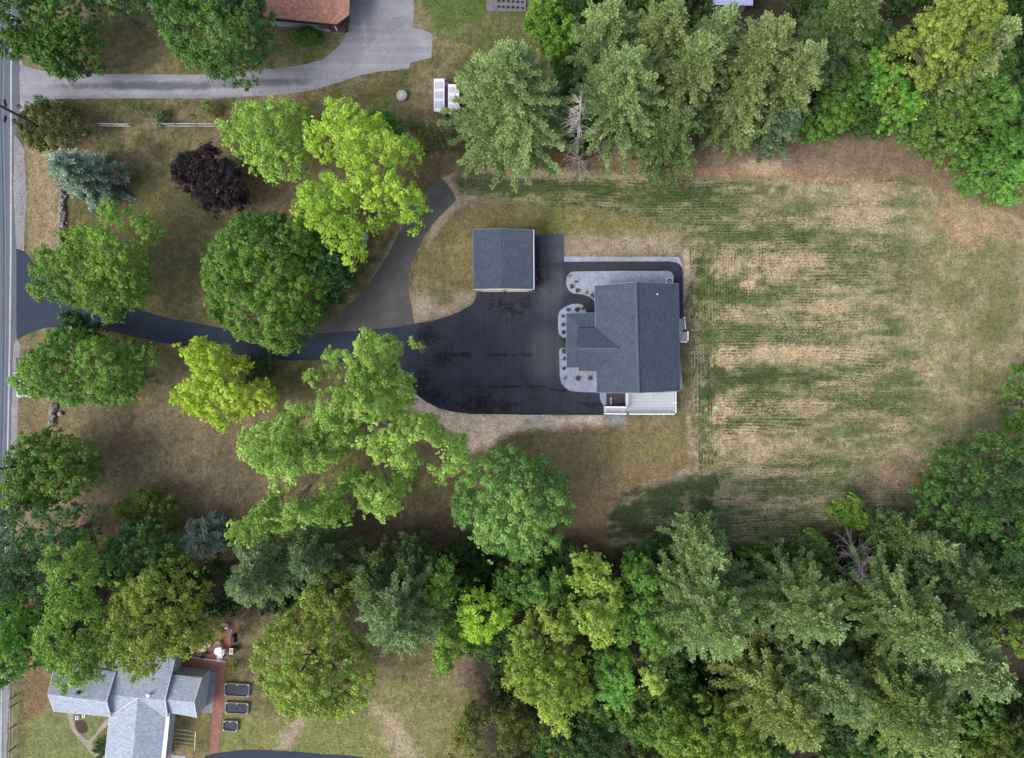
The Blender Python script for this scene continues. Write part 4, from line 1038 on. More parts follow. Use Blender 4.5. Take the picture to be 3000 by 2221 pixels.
def stone_wall(path, wpx, label, n):
    mb = MB(); seg = [(Vector(P(*a_)), Vector(P(*b__))) for a_, b__ in zip(path[:-1], path[1:])]; Ls = [(b__ - a_).length for a_, b__ in seg]; tot = sum(Ls)
    for i in range(n):
        t_ = random.uniform(0, tot); k = 0
        while t_ > Ls[k] and k < len(Ls) - 1: t_ -= Ls[k]; k += 1
        p = seg[k][0].lerp(seg[k][1], min(1, t_ / Ls[k])); o_ = random.gauss(0, .45) * wpx * .039; h = max(0, .42 * (1 - abs(o_) / (wpx * .039 * 1.1)))
        rock(mb, (p.x + o_, p.y, .06 + h * random.uniform(.2, 1)), random.uniform(.10, .26))
    o = mb.build('stone_wall', m_stone, None, origin=P(*path[len(path) // 2])); setp(o, label, 'stone wall')
stone_wall([(174, 480), (184, 540), (186, 600), (182, 660), (176, 735)], 11, 'tumbled grey fieldstone wall between the blue spruce and the airy tree', 300)
stone_wall([(160, 1183), (158, 1215), (152, 1250)], 10, 'short tumbled fieldstone wall end below the green tree at the road', 90)
for u, v, r_, lab in ((165, 524, .28, 'single grey boulder left of the stone wall, upper one'), (172, 648, .3, 'single pale boulder against the stone wall, lower one'), (177, 1212, .5, 'broad flat boulder beside the short stone wall end')):
    mb = MB(); rock(mb, P(u, v, .1), r_); o = mb.build('boulder', m_stone, None, origin=P(u, v)); setp(o, lab, 'boulder')

# utility poles and wires
m_wood = speckle('pole_wood', lin((66, 68, 66)), lin((92, 92, 88)), 6, 1.0); m_wires = plain('wire', lin((150, 164, 182)), .6, .05); m_wired = plain('dark_wire', lin((40, 44, 60)), .6, .05)
ux, uy, _ = P(0, 0); X_, Y_ = -52.3, 27.9
up = empty('utility_pole', (X_, Y_, 0), 'wooden utility pole rising from the dark bush beside the road', 'utility pole', 'utility poles along the road')
MB().tube([(X_, Y_, 0), (X_ + .05, Y_, 5), (X_, Y_, 10.2)], [.17, .15, .12], 10).build('pole', m_wood, up)
MB().bar((X_ - 1.1, Y_, 9.6), (X_ + 1.1, Y_, 9.6), .1, .12).build('crossarm', m_wood, up)
for dy in (.85, -.75):
    x = (14 - 1500) * (CH - 6.8) / FP; MB().tube([(x + .1, Y_ + dy * .6, 6.8), (x, Y_ + dy + .35 * (1 if dy > 0 else -1), 6.85)], .13, 8).build('splice_case', m_dark, up)
X2, Y2 = -52.6, -9.25
up2 = empty('utility_pole', (X2, Y2, 0), 'utility pole hidden in the round green tree at the left edge, lower of the two', 'utility pole', 'utility poles along the road')
MB().tube([(X2, Y2, 0), (X2, Y2, 10)], [.17, .12], 10).build('pole', m_wood, up2)
MB().bar((X2 - 1.1, Y2, 9.6), (X2 + 1.1, Y2, 9.6), .1, .12).build('crossarm', m_wood, up2)
xw_ = lambda u, z: (u - 1500) * (CH - z) / FP
for u, z, r_, mm, lab in ((8, 6.9, .03, m_wires, 'pale overhead wire running along the road, nearest the white line'), (2, 7.3, .022, m_wired, 'thin dark overhead wire running along the road')):
    pts = []
    for (xa, ya), (xb, yb) in (((xw_(u, z), 75), (xw_(u, z), Y_)), ((xw_(u, z), Y_), (xw_(u, z), Y2)), ((xw_(u - 2, z), Y2), (xw_(u - 4, z), -70))):
        for k in range(9): s = k / 8; pts.append((xa + (xb - xa) * s, ya + (yb - ya) * s, z - .45 * 4 * s * (1 - s)))
    o = MB().tube(pts, r_, 5).build('overhead_wire', mm, None, origin=pts[0]); setp(o, lab, 'wire', 'wires along the road')

# pickup under the tree at the road
cx, cy, _ = P(88, 1105)
tk = empty('pickup_truck', (cx, cy, 0), 'pale blue pickup truck parked by the road, nearly hidden under the green tree', 'pickup truck')
m_paint, _nt, _b = mat_base('pale_blue_paint', .3); _b.inputs['Base Color'].default_value = lin((140, 160, 168)) + (1,); _b.inputs['Specular IOR Level'].default_value = .5
W = .92
def prof(mb, ys, zs, w, x=cx):
    """body shape from side profile (y, z top) extruded across, edges pulled in on top"""
    n = len(ys)
    for i in range(n - 1):
        y0_, y1_, z0_, z1_ = ys[i], ys[i + 1], zs[i], zs[i + 1]
        mb.add([(x - w, cy + y0_, .45), (x + w, cy + y0_, .45), (x + w, cy + y1_, .45), (x - w, cy + y1_, .45), (x - w * .93, cy + y0_, z0_), (x + w * .93, cy + y0_, z0_), (x + w * .93, cy + y1_, z1_), (x - w * .93, cy + y1_, z1_)],
               [(3, 2, 1, 0), (4, 5, 6, 7), (1, 2, 6, 5), (3, 0, 4, 7)] + ([(0, 1, 5, 4)] if i == 0 else []) + ([(2, 3, 7, 6)] if i == n - 2 else []))
b = MB(); prof(b, [-2.3, -2.2, -1.0, -.9], [.75, .98, 1.06, 1.06], W); prof(b, [-.9, .75], [1.06, 1.06], W); prof(b, [.75, 2.25], [1.06, 1.02], W); b.build('body', m_paint, tk)
b = MB(); prof(b, [-.85, -.45, .55, .72], [1.08, 1.62, 1.62, 1.08], .80); b.build('cab', m_paint, tk)
b = MB(); b.box((cx, cy + 1.5, 1.09), (1.6, 1.42, .06)); b.build('bed_cover', plain('dark_bed_cover', lin((66, 76, 76)), .7, .1), tk)
b = MB(); b.add([(cx - .7, cy - .9, 1.1), (cx + .7, cy - .9, 1.1), (cx + .66, cy - .5, 1.6), (cx - .66, cy - .5, 1.6)], [(0, 1, 2, 3)]); b.build('windscreen', m_glass, tk)
for sx in (-1, 1):
    for sy in (-1.55, 1.45):
        wb = MB(); wb.tube([(cx + sx * .72, cy + sy, .36), (cx + sx * .95, cy + sy, .36)], .36, 18); wo = wb.build('wheel', m_dark, tk)
        wb = MB(); wb.tube([(cx + sx * .95, cy + sy, .36), (cx + sx * .97, cy + sy, .36)], .2, 14); wb.build('rim', m_ac, wo)
    MB().box((cx + sx * .65, cy - 2.28, .72), (.3, .06, .16)).build('headlight', m_white, tk)

# ================================================================== trees
def leaves(centers, dirs, rc, n_each, size, basec, rng, flat=.75, spread=.55, elong=1.3, up=.5):
    """clusters of leaf faces round clump centres. returns quads, colours"""
    nC = len(centers); idx = np.repeat(np.arange(nC), n_each); n = len(idx)
    d = rng.normal(size=(n, 3)); d /= np.linalg.norm(d, axis=1)[:, None]
    d[:, 2] = np.abs(d[:, 2]) * 1.0 - .25 * rng.random(n)
    r = rng.random(n) ** .45
    p = centers[idx] + d * (rc[idx] * r)[:, None] * np.array([1, 1, flat])
    nrm = d * (.9) + np.array([0, 0, up]) + rng.normal(size=(n, 3)) * spread
    nrm /= np.linalg.norm(nrm, axis=1)[:, None]
    t1 = np.cross(nrm, rng.normal(size=(n, 3))); t1 /= np.linalg.norm(t1, axis=1)[:, None] + 1e-9
    t2 = np.cross(nrm, t1); s = size * (.65 + .7 * rng.random(n))
    a_ = t1 * (s * elong / 2)[:, None]; b_ = t2 * (s / 2)[:, None]
    V_ = np.stack([p - a_, p + b_ * .9, p + a_, p - b_ * .9], 1)
    cc = basec[idx] * (1 + .30 * (rng.random(n) - .5))[:, None]
    return V_, cc


def tree_trunk(mb_parent, base, top, r, limbs, name='trunk', mat=None, seed=0):
    rnd = random.Random(seed); mb = MB(); b = Vector(base); t_ = Vector(top)
    mid = b.lerp(t_, .5) + Vector((rnd.uniform(-.2, .2), rnd.uniform(-.2, .2), 0))
    mb.tube([b, b + Vector((0, 0, .5)), mid, t_], [r * 1.35, r, r * .75, r * .3], 8)
    for L in limbs:
        L = Vector(L); s = rnd.uniform(.3, .75); st_ = b.lerp(t_, s)
        m1 = st_.lerp(L, .5) + Vector((rnd.uniform(-.3, .3), rnd.uniform(-.3, .3), rnd.uniform(.0, .5)))
        mb.tube([st_, m1, L], [r * .34, r * .17, r * .05], 5)
        for k in range(2):
            e_ = L + Vector((rnd.uniform(-1.3, 1.3), rnd.uniform(-1.3, 1.3), rnd.uniform(-.2, .8)))
            mb.tube([m1.lerp(L, .4), e_], [r * .13, r * .05], 4)
    return mb.build(name, mat or bark, mb_parent)


TREES = []
REF = np.array(lin((98, 126, 60)))


def tone(c, k=.26):
    c = np.array(c); L = c @ np.array([.3, .6, .1]); r = REF * (L / (REF @ np.array([.3, .6, .1])))
    return c * (1 - k) + r * k


TREE_GROUP = {'w': 'trees of the wood along the bottom', 'n': 'trees of the wood along the top right', 'l': 'trees on the lawn left of the asphalt', 'b': 'trees at the lower left by the pale grey house', 'e': 'trees at the right edge of the field'}
FT = 1.0


def deciduous(poly_px, H, hb, c1, c2, label, grp=None, lob=2.4, amp=1.0, gap=-2.0, cs=.6, dens=1.9, each=40, size=.27, name='broadleaf_tree', cat='tree', edge=.9, flat=.75, seed=None, trunk_r=None, keep=False):
    seed = abs(hash_label(label)) % 100000 if seed is None else seed
    rng = np.random.default_rng(seed)
    zr = hb + .6 * (H - hb)
    w = np.array([P(u, v, zr)[:2] for u, v in poly_px])
    area = .5 * abs(np.dot(w[:, 0], np.roll(w[:, 1], -1)) - np.dot(w[:, 1], np.roll(w[:, 0], -1)))
    lo, hi = w.min(0), w.max(0)
    # inscribed radius
    gxx, gyy = np.meshgrid(np.linspace(lo[0], hi[0], 40), np.linspace(lo[1], hi[1], 40)); sd = poly_sd(gxx, gyy, w); k = np.argmax(sd)
    R_ = float(sd.max()); ctr = np.array([gxx.ravel()[k], gyy.ravel()[k]])
    cen = w.mean(0) * .5 + ctr * .5
    amp *= 1.4; cs *= .82; size *= .63; each = int(each * 1.5)
    nC = int(area * dens * FT / (cs * cs / .56)) + 8
    x = rng.uniform(lo[0] - edge, hi[0] + edge, nC * 5); y = rng.uniform(lo[1] - edge, hi[1] + edge, nC * 5)
    d = poly_sd(x, y, w) + edge * (.75 * fbm(x / 1.6 + seed, y / 1.6, seed % 97, 3) + .35 * vn(x / .6 + seed, y / .6, seed % 53))
    ok = d > cs * .35
    lobn = vn(x / lob + seed * .37, y / lob, seed % 89) * .7 + vn(x / (lob * .45), y / (lob * .45) + seed * .11, seed % 83) * .3
    if gap > -1:
        gn = fbm(x / (lob * 1.15) + 9, y / (lob * 1.15) + seed * .21, seed % 71, 2); ok &= ~((gn < gap) & (rng.random(len(x)) < .93))
    x, y, d, lobn = x[ok][:nC], y[ok][:nC], d[ok][:nC], lobn[ok][:nC]
    t_ = np.clip(d / max(1.2, R_ * .85), 0, 1); dome = np.sqrt(1 - (1 - t_) ** 2)
    zw = hb + .42 * (H - hb)
    zt = zw + (H - zw) * dome * .92 + lobn * amp * np.clip(d / .8, .2, 1); zb = zw - (zw - hb) * dome
    z = zb + (zt - zb) * (1 - (1 - rng.random(len(x)) ** .35) * (.55 + .45 * (1 - t_)))
    low = rng.random(len(x)) < .30 * (1.15 - t_); z = np.where(low, zb + (zt - zb) * rng.random(len(x)) * .8, z)
    z = np.clip(z, hb * .8 + .1, None)
    C_ = np.stack([x, y, z], 1)
    if not keep: c1, c2 = tone(c1), tone(c2)
    br_ = {'b': 1.18, 'w': 1.08}.get(grp, 1.0); c1, c2 = np.array(c1) * br_, np.array(c2) * br_
    h = np.clip(.5 + .9 * vn(x / 3.1 + seed, y / 3.1, seed % 61) + .25 * rng.normal(size=len(x)) * .5, 0, 1)[:, None]
    bc = np.array(c1) * (1 - h) + np.array(c2) * h
    bc = bc * (1 + .28 * (rng.random(len(x)) - .5))[:, None]
    rc = cs * (.55 + .7 * rng.random(len(x)))
    V_, cc = leaves(C_, None, rc, each, size, bc, rng, flat)
    # inner foliage: larger, lower leaves that close the crown
    m = int(min(len(x), area * 7)); k = rng.choice(len(x), m, replace=False)
    inner = np.stack([x[k] + rng.normal(size=m) * .25, y[k] + rng.normal(size=m) * .25, zb[k] + (np.maximum(zt[k] - zb[k] - .5, .05)) * rng.random(m) ** .8], 1)
    inner[:, 2] = np.clip(inner[:, 2], .15, None)
    Vi, ci = leaves(inner, None, np.full(m, .45), 4, size * 2.0, bc[k], rng, flat, spread=.35, up=.9)
    V_ = np.concatenate([V_, Vi]); cc = np.concatenate([cc, ci])
    root = empty(name, (cen[0], cen[1], 0), label, cat, TREE_GROUP.get(grp)); TREES.append((np.mean([p[0] for p in poly_px]), np.mean([p[1] for p in poly_px]), label))
    if name.endswith('shrub') or H < 3.0:
        limbs = [C_[i] for i in rng.choice(len(C_), min(5, len(C_)), replace=False)]
        tree_trunk(root, (cen[0], cen[1], 0), (cen[0], cen[1], H * .45), trunk_r or .07, limbs, 'stem', seed=seed)
        quad_mesh('foliage', V_, cc, leaf, root)
    else:
        limbs = [tuple(C_[i] - np.array([0, 0, .5])) for i in rng.choice(len(C_), min(12, len(C_)), replace=False)]
        tree_trunk(root, (cen[0], cen[1], 0), (cen[0], cen[1], H * .78), trunk_r or (.12 + .016 * H), limbs, 'trunk', seed=seed)
        quad_mesh('crown', V_, cc, leaf, root)
    return root


def hash_label(s):
    h = 7
    for ch in s: h = (h * 31 + ord(ch)) & 0x7fffffff
    return h


def pine(au, av, H, Rm, c1, c2, label, grp=None, hb=None, name='pine_tree', plume=1.05, dens=1.0, base_px=None, taper=.85, step=.62):
    """tall conifer; (au, av) = the picture pixel of its top"""
    seed = hash_label(label) % 100000; rng = np.random.default_rng(seed)
    X0, Y0, _ = P(au, av, H) if base_px is None else P(*base_px)
    hb = H * .22 if hb is None else hb
    if name == 'pine_tree': c1, c2 = (tone(c_, .14) * np.array([1.17, 1.10, .98]) for c_ in (c1, c2))
    TREES.append((au, av, label))
    root = empty(name, (X0, Y0, 0), label, 'pine tree' if name == 'pine_tree' else 'tree', TREE_GROUP.get(grp))
    pts = []; dr = []; sc = []; cl = []; mb = MB()
    mb.tube([(X0, Y0, 0), (X0, Y0, H * .5), (X0, Y0, H * .97)], [.13 + .012 * H, .08 + .007 * H, .03], 8)
    z = hb
    while z < H - .3:
        f = (z - hb) / (H - hb); r = Rm * (1 - f) ** taper * (.62 + .38 * min(1, f * 4 + .55)) + .25
        nb = max(5, int(5 + r * .85)); a0 = rng.random() * 6.28
        for k in range(nb):
            az = a0 + 2 * math.pi * (k + rng.uniform(-.3, .3)) / nb; L = r * rng.uniform(.68, 1.12)
            rise = L * (.10 + .35 * f) * rng.uniform(.6, 1.3); cz = z + rng.uniform(-.25, .25); ca, sa = math.cos(az), math.sin(az)
            if k % 2 == 0: mb.tube([(X0, Y0, cz), (X0 + ca * L * .8, Y0 + sa * L * .8, cz + rise * .6)], [.05 + .01 * L, .02], 4)
            m_ = max(2, int(L * 4.8 * dens)); col = c1 + (np.array(c2) - c1) * np.clip(rng.normal(.5, .3), 0, 1)
            col = col * rng.uniform(.86, 1.14)
            for j in range(m_):
                s = .22 + .80 * (j + rng.random()) / m_ if L > 1.2 else rng.random()
                wdt = plume * .55 * math.sin(min(1, s * 1.15) * math.pi * .86 + .25) * min(1, L / 2.0)
                o_ = (rng.uniform(-1, 1) * .6 + rng.uniform(-1, 1) * .4) * wdt; sag = -.16 * L * s * s * (1 - f)
                aa = az + (.5 if o_ > 0 else -.5) * abs(o_) / max(wdt, .1) * .9
                pts.append((X0 + ca * L * s - sa * o_, Y0 + sa * L * s + ca * o_, cz + rise * s + sag + rng.uniform(-.1, .15)))
                dr.append((math.cos(aa), math.sin(aa), .35 + .5 * f)); sc.append(rng.uniform(.75, 1.2)); cl.append(col)
        z += step * rng.uniform(.8, 1.2) * (1 if H > 8 else .6)
    pts = np.array(pts); dr = np.array(dr); sc = np.array(sc); cl = np.array(cl)
    each = 19; idx = np.repeat(np.arange(len(pts)), each); n = len(idx)
    dd = dr[idx] + rng.normal(size=(n, 3)) * .55; dd /= np.linalg.norm(dd, axis=1)[:, None]
    p = pts[idx] + rng.normal(size=(n, 3)) * np.array([.13, .13, .08])
    side = np.cross(dd, rng.normal(size=(n, 3)) * .5 + np.array([0, 0, 1.0])); side /= np.linalg.norm(side, axis=1)[:, None] + 1e-9
    Ln = (.235 * sc[idx] * (.7 + .6 * rng.random(n)))[:, None]; Wn = Ln * .32
    V_ = np.stack([p, p + dd * Ln * .5 + side * Wn, p + dd * Ln, p + dd * Ln * .5 - side * Wn], 1)
    cc = cl[idx] * (1 + .34 * (rng.random(n) - .5))[:, None]
    mb.build('trunk', bark, root)
    quad_mesh('crown', V_, cc, leaf, root)
    return root


def bare_tree(base_px, top_px, H, r, label, spread=3.0, n=26, mat=None, droop=0.0, grp=None, zmin=.25, name='bare_tree', tk=1.0):
    rnd = random.Random(hash_label(label)); x0, y0, _ = P(*base_px); x1, y1, _ = P(top_px[0], top_px[1], H)
    root = empty(name, (x0, y0, 0), label, 'dead tree', TREE_GROUP.get(grp)); mb = MB(); A = Vector((x0, y0, 0)); B = Vector((x1, y1, H))
    mb.tube([A, A.lerp(B, .5), B], [r, r * .6, r * .12], 8); tw = MB()
    for k in range(n):
        s = rnd.uniform(zmin, .97); st_ = A.lerp(B, s); L = spread * (1.15 - s) * rnd.uniform(.6, 1.1); az = rnd.uniform(0, 6.28); el = rnd.uniform(-.15, .45) - droop
        d = Vector((math.cos(az) * math.cos(el), math.sin(az) * math.cos(el), math.sin(el))); m1 = st_ + d * L * .5 + Vector((0, 0, rnd.uniform(-.1, .15))); e_ = m1 + (d + Vector((rnd.uniform(-.3, .3), rnd.uniform(-.3, .3), rnd.uniform(-.3, .2)))) * L * .5
        tw.tube([st_, m1, e_], [.05 * tk, .03 * tk, .014 * tk], 5)
        for j in range(7):
            q_ = st_.lerp(m1, rnd.uniform(.4, 1)) if j < 3 else m1.lerp(e_, rnd.uniform(0, .9)); f = q_ + (d * .6 + Vector((rnd.uniform(-1, 1), rnd.uniform(-1, 1), rnd.uniform(-.4, .4)))) * L * rnd.uniform(.14, .3)
            tw.tube([q_, f], [.025 * tk, .011 * tk], 4)
    mb.build('trunk', mat or deadwood, root); tw.build('branches', mat or deadwood, root)


def g(*c): return np.array(lin(c)) * 1.0
YG1, YG2 = g(118, 150, 52), g(150, 178, 62)
exec_trees = None
K = 1.2
def D(poly, H, hb, c1, c2, label, grp=None, **kw): deciduous(poly, H, hb, g(*c1) * K, g(*c2) * K, label, grp, **kw)
# --- street side and lawn
D(T('ov', [(-20, 95), (30, 75), (110, 60), (190, 62), (205, 95), (192, 130), (150, 158), (80, 145), (20, 122), (-20, 105)]), 9, 1.2, (84, 120, 52), (62, 100, 44), 'dense green tree overhanging the road end of the grey driveway', 'l', lob=1.8, amp=.7, dens=2.6)
D(T('ov', [(-30, -40), (140, -40), (190, -5), (180, 40), (150, 65), (60, 78), (-30, 70)]), 11, 1.5, (56, 92, 52), (78, 116, 58), 'darker green tree in the top left corner of the picture', 'l', lob=2.2)
D(T('ov', [(190, -40), (290, -30), (300, 12), (230, 22), (190, 10)]), 9, 1, (86, 112, 66), (106, 130, 76), 'light green tree tip at the top edge next to the corner tree', 'l')
D(T('ov', [(320, -30), (430, -45), (560, -30), (582, 40), (578, 80), (565, 120), (540, 150), (485, 166), (430, 140), (370, 118), (345, 65)]), 13, 1.5, (54, 90, 48), (86, 124, 62), 'big deep green tree with rounded clumps left of the brown roof', 'l', lob=1.6, amp=.9, cs=.7, each=46, dens=2.6)
D(T('s', [(48, 345), (70, 310), (120, 300), (180, 305), (230, 330), (245, 375), (220, 420), (170, 440), (115, 438), (70, 400), (50, 370)]), 4.6, .2, (84, 88, 46), (66, 76, 42), 'dark olive evergreen bush beside the road at the driveway mouth', 'l', lob=1.6, amp=.5, cs=.55, size=.2, name='evergreen_shrub', cat='shrub')
D(T(1, [(205, 690), (255, 620), (310, 650), (350, 690), (450, 690), (510, 695), (470, 740), (380, 770), (270, 730)]), 3.2, .2, (52, 100, 56), (70, 118, 66), 'small fresh green shrub between the olive bush and the grey driveway', 'l', cs=.45, size=.2, name='deciduous_shrub', cat='shrub')
D(T('ov', [(368, 365), (395, 335), (420, 330), (452, 316), (480, 335), (515, 345), (532, 385), (530, 425), (515, 450), (490, 445), (455, 456), (430, 440), (405, 420), (378, 395)]), 6.5, .6, (40, 34, 38), (56, 49, 54), 'dark purple-leaved tree standing alone on the lawn', 'l', keep=True, lob=1.5, amp=.6, cs=.55, size=.23, dens=2.8, edge=.6)
D(T('ov', [(475, 278), (500, 250), (520, 232), (555, 212), (590, 205), (640, 216), (662, 240), (672, 290), (668, 345), (655, 375), (625, 395), (590, 398), (560, 372), (520, 352), (498, 318)]), 9.5, 1.5, (120, 154, 62), (142, 174, 74), 'yellow-green round tree at the end of the longer rail fence', 'l', lob=2.0, amp=.9, cs=.6, size=.22)
D(T('ov', [(662, 290), (690, 262), (712, 240), (718, 214), (760, 222), (800, 236), (838, 246), (830, 280), (870, 296), (915, 320), (922, 350), (890, 362), (872, 372), (900, 388), (918, 412), (934, 450), (925, 488), (890, 502), (872, 486), (850, 462), (830, 480), (812, 505), (790, 520), (792, 548), (760, 568), (735, 545), (700, 534), (688, 500), (672, 480), (636, 470), (640, 430), (672, 400), (690, 384), (720, 374), (712, 350), (690, 348), (672, 320)]), 13, 3, (132, 164, 50), (166, 188, 66), 'bright yellow-green lobed tree beside the old asphalt track', 'l', lob=2.6, amp=1.3, cs=.6, size=.24, gap=-.42, edge=1.3)
D(T('ov', [(775, 240), (830, 232), (872, 255), (878, 290), (850, 305), (820, 290), (780, 275)]), 6, .5, (50, 100, 44), (70, 122, 50), 'dark green tree peeping out behind the bright yellow-green lobed tree', 'l')
D(T(2, [(440, 800), (560, 770), (660, 745), (760, 800), (800, 860), (790, 930), (700, 960), (600, 1000), (520, 1000), (500, 930), (450, 860)]), 4.0, .2, (96, 96, 58), (118, 112, 70), 'sparse olive brown shrub left of the tallest pine', None, gap=-.1, cs=.5, each=26, size=.2, name='sparse_shrub', cat='shrub')
D(T('ov', [(432, 592), (440, 550), (470, 510), (500, 478), (530, 460), (575, 450), (640, 455), (690, 470), (700, 520), (720, 560), (715, 620), (705, 680), (680, 720), (640, 762), (600, 770), (560, 752), (530, 742), (480, 720), (450, 680), (434, 640)]), 11, .8, (66, 104, 44), (98, 134, 56), 'largest dense dome-shaped dark green maple over the driveway', 'l', lob=1.15, amp=.85, cs=.56, dens=2.3, size=.24, edge=.5)
D(T('ov', [(680, 480), (740, 520), (765, 560), (762, 610), (740, 650), (715, 670), (690, 680), (705, 620), (715, 560)]), 8, .6, (40, 84, 42), (58, 104, 50), 'darker tree tucked behind the right side of the dense dome-shaped maple', 'l', lob=1.5, amp=.7, cs=.6)
D(T('ov', [(208, 452), (222, 430), (262, 432), (290, 446), (330, 470), (352, 500), (322, 528), (300, 540), (302, 580), (310, 610), (292, 632), (302, 662), (262, 672), (245, 712), (205, 690), (180, 664), (140, 664), (110, 650), (75, 655), (44, 632), (62, 600), (42, 572), (90, 560), (96, 540), (150, 540), (140, 515), (170, 492), (205, 480)]), 10, 2, (84, 120, 54), (122, 154, 62), 'airy light green tree spreading across the driveway entrance', 'l', lob=2.3, amp=1.1, gap=-.2, cs=.55, size=.23, edge=1.2)
D(T('ov', [(130, 682), (165, 670), (200, 705), (225, 745), (160, 745), (125, 725)]), 5, .8, (52, 88, 56), (62, 100, 62), 'small dark green tree between the two trees at the driveway entrance', 'l', gap=-.3)
D(T('ov', [(33, 835), (38, 800), (48, 785), (85, 742), (120, 715), (160, 712), (210, 728), (250, 738), (290, 735), (320, 765), (322, 800), (310, 840), (290, 870), (262, 885), (200, 880), (160, 895), (110, 878), (70, 868), (45, 855)]), 9.5, 1, (84, 122, 56), (116, 152, 68), 'round mid-green tree leaning over the pickup by the road', 'l', lob=1.7, amp=.8, cs=.55, size=.24)
D(T('ov', [(376, 752), (400, 758), (425, 728), (448, 735), (470, 760), (500, 775), (530, 775), (545, 810), (575, 828), (605, 855), (598, 880), (560, 895), (530, 905), (500, 912), (470, 936), (440, 912), (405, 905), (375, 886), (372, 850), (392, 822), (420, 815), (405, 785)]), 8.5, 1.5, (148, 174, 54), (170, 190, 74), 'vivid yellow tree, the yellowest of all, just below the driveway', 'l', keep=True, lob=2.0, amp=1.0, gap=-.36, cs=.5, size=.22, edge=1.2)
D(T(4, [(1580, 690), (1700, 670), (1800, 720), (1780, 800), (1650, 820), (1590, 760)]), 3, .3, (62, 84, 52), (76, 96, 62), 'small dim green bush between the yellow tree and the driveway', None, gap=0., each=26, cs=.45, name='deciduous_shrub', cat='shrub')
big = [
 ([(1070, 120), (1110, 60), (1190, 50), (1260, 100), (1370, 80), (1400, 130), (1500, 130), (1545, 180), (1470, 230), (1430, 290), (1460, 340), (1380, 380), (1290, 340), (1220, 270), (1120, 250), (1060, 190)], 15),
 ([(870, 250), (920, 210), (1010, 200), (1090, 270), (1220, 280), (1330, 380), (1500, 390), (1510, 460), (1460, 560), (1440, 680), (1300, 700), (1180, 650), (1100, 740), (930, 740), (880, 660), (770, 610), (760, 510), (690, 450), (740, 370), (880, 330)], 17)]
D(T('s', [(600 + x / 2.5025, 940 + y / 2.5025) for x, y in [(1070, 120), (1110, 60), (1190, 50), (1260, 100), (1370, 80), (1400, 130), (1500, 130), (1545, 180), (1470, 230), (1430, 290), (1460, 350), (1380, 385), (1500, 390), (1510, 460), (1470, 520), (1450, 680), (1600, 700), (1720, 640), (1700, 760), (1800, 780), (1890, 850), (1920, 1040), (1860, 1140), (1740, 1180), (1680, 1270), (1560, 1280), (1550, 1160), (1420, 1100), (1340, 1030), (1320, 1090), (1240, 1060), (1210, 960), (1110, 930), (1060, 980), (1010, 1060), (1090, 1060), (1180, 1130), (1400, 1160), (1450, 1250), (1440, 1400), (1310, 1490), (1160, 1440), (1110, 1340), (1050, 1230), (1000, 1300), (1020, 1440), (940, 1540), (780, 1500), (620, 1560), (460, 1570), (350, 1640), (210, 1560), (240, 1450), (370, 1360), (510, 1220), (370, 1150), (380, 1070), (270, 1020), (280, 940), (200, 860), (350, 760), (520, 700), (610, 620), (770, 610), (760, 510), (690, 450), (740, 370), (880, 330), (870, 250), (920, 210), (1010, 200), (1080, 260)]]),
  17, 4, (112, 144, 62), (146, 174, 84), 'widest tree with many separate leafy boughs and a leaning dark trunk below the drive', 'l', lob=2.5, amp=1.9, gap=-.27, cs=.55, size=.25, edge=1.0, trunk_r=.5)
D(T('ov', [(975, 1112), (982, 1080), (1000, 1040), (1030, 1005), (1060, 985), (1110, 976), (1160, 990), (1195, 1010), (1235, 1025), (1252, 1060), (1248, 1110), (1250, 1150), (1225, 1192), (1180, 1215), (1130, 1230), (1090, 1222), (1040, 1195), (1010, 1165), (985, 1140)]), 12, 1.5, (88, 128, 70), (128, 164, 88), 'round fresh green tree standing alone just above the lower wood', 'l', lob=1.7, amp=1.0, cs=.6, size=.25)
# --- spruce and blue-grey ones
pine(150, 468, 9.5, 3.1, g(144, 164, 152), g(176, 194, 178), 'blue-grey spruce at the upper end of the stone wall', 'l', hb=.3, name='spruce_tree', plume=.8, dens=1.7, taper=.75, step=.42)
bare_tree((372, 545), (330, 500), 5, .12, 'thin bare grey branches on the right side of the blue-grey spruce', 2.2, 20, mat=bark, tk=.6)
pine(560, 1592, 5, 2.4, g(150, 166, 152), g(172, 184, 168), 'small pale grey-green spruce left of the widest tree at the edge of the wood', 'b', hb=.2, name='spruce_tree', plume=.7, dens=1.8, taper=.7, step=.4)
# --- small shrubs by the rail fences
for pts, c1, c2, lab in (
  ([(390, 300), (440, 295), (480, 330), (470, 362), (430, 365), (400, 330)], (92, 104, 66), (110, 118, 76), 'loose grey-green shrub above the gap between the rail fences'),
  ([(532, 302), (570, 298), (582, 330), (570, 362), (538, 360), (528, 330)], (86, 112, 56), (104, 130, 64), 'rounded green shrub above the longer rail fence'),
  ([(598, 305), (630, 308), (636, 335), (610, 345), (596, 330)], (96, 112, 60), (118, 122, 68), 'smallest weedy shrub above the right end of the longer rail fence')):
    D(pts, 1.5, .1, c1, c2, lab, None, cs=.35, size=.17, each=30, gap=-.3, name='deciduous_shrub', cat='shrub')
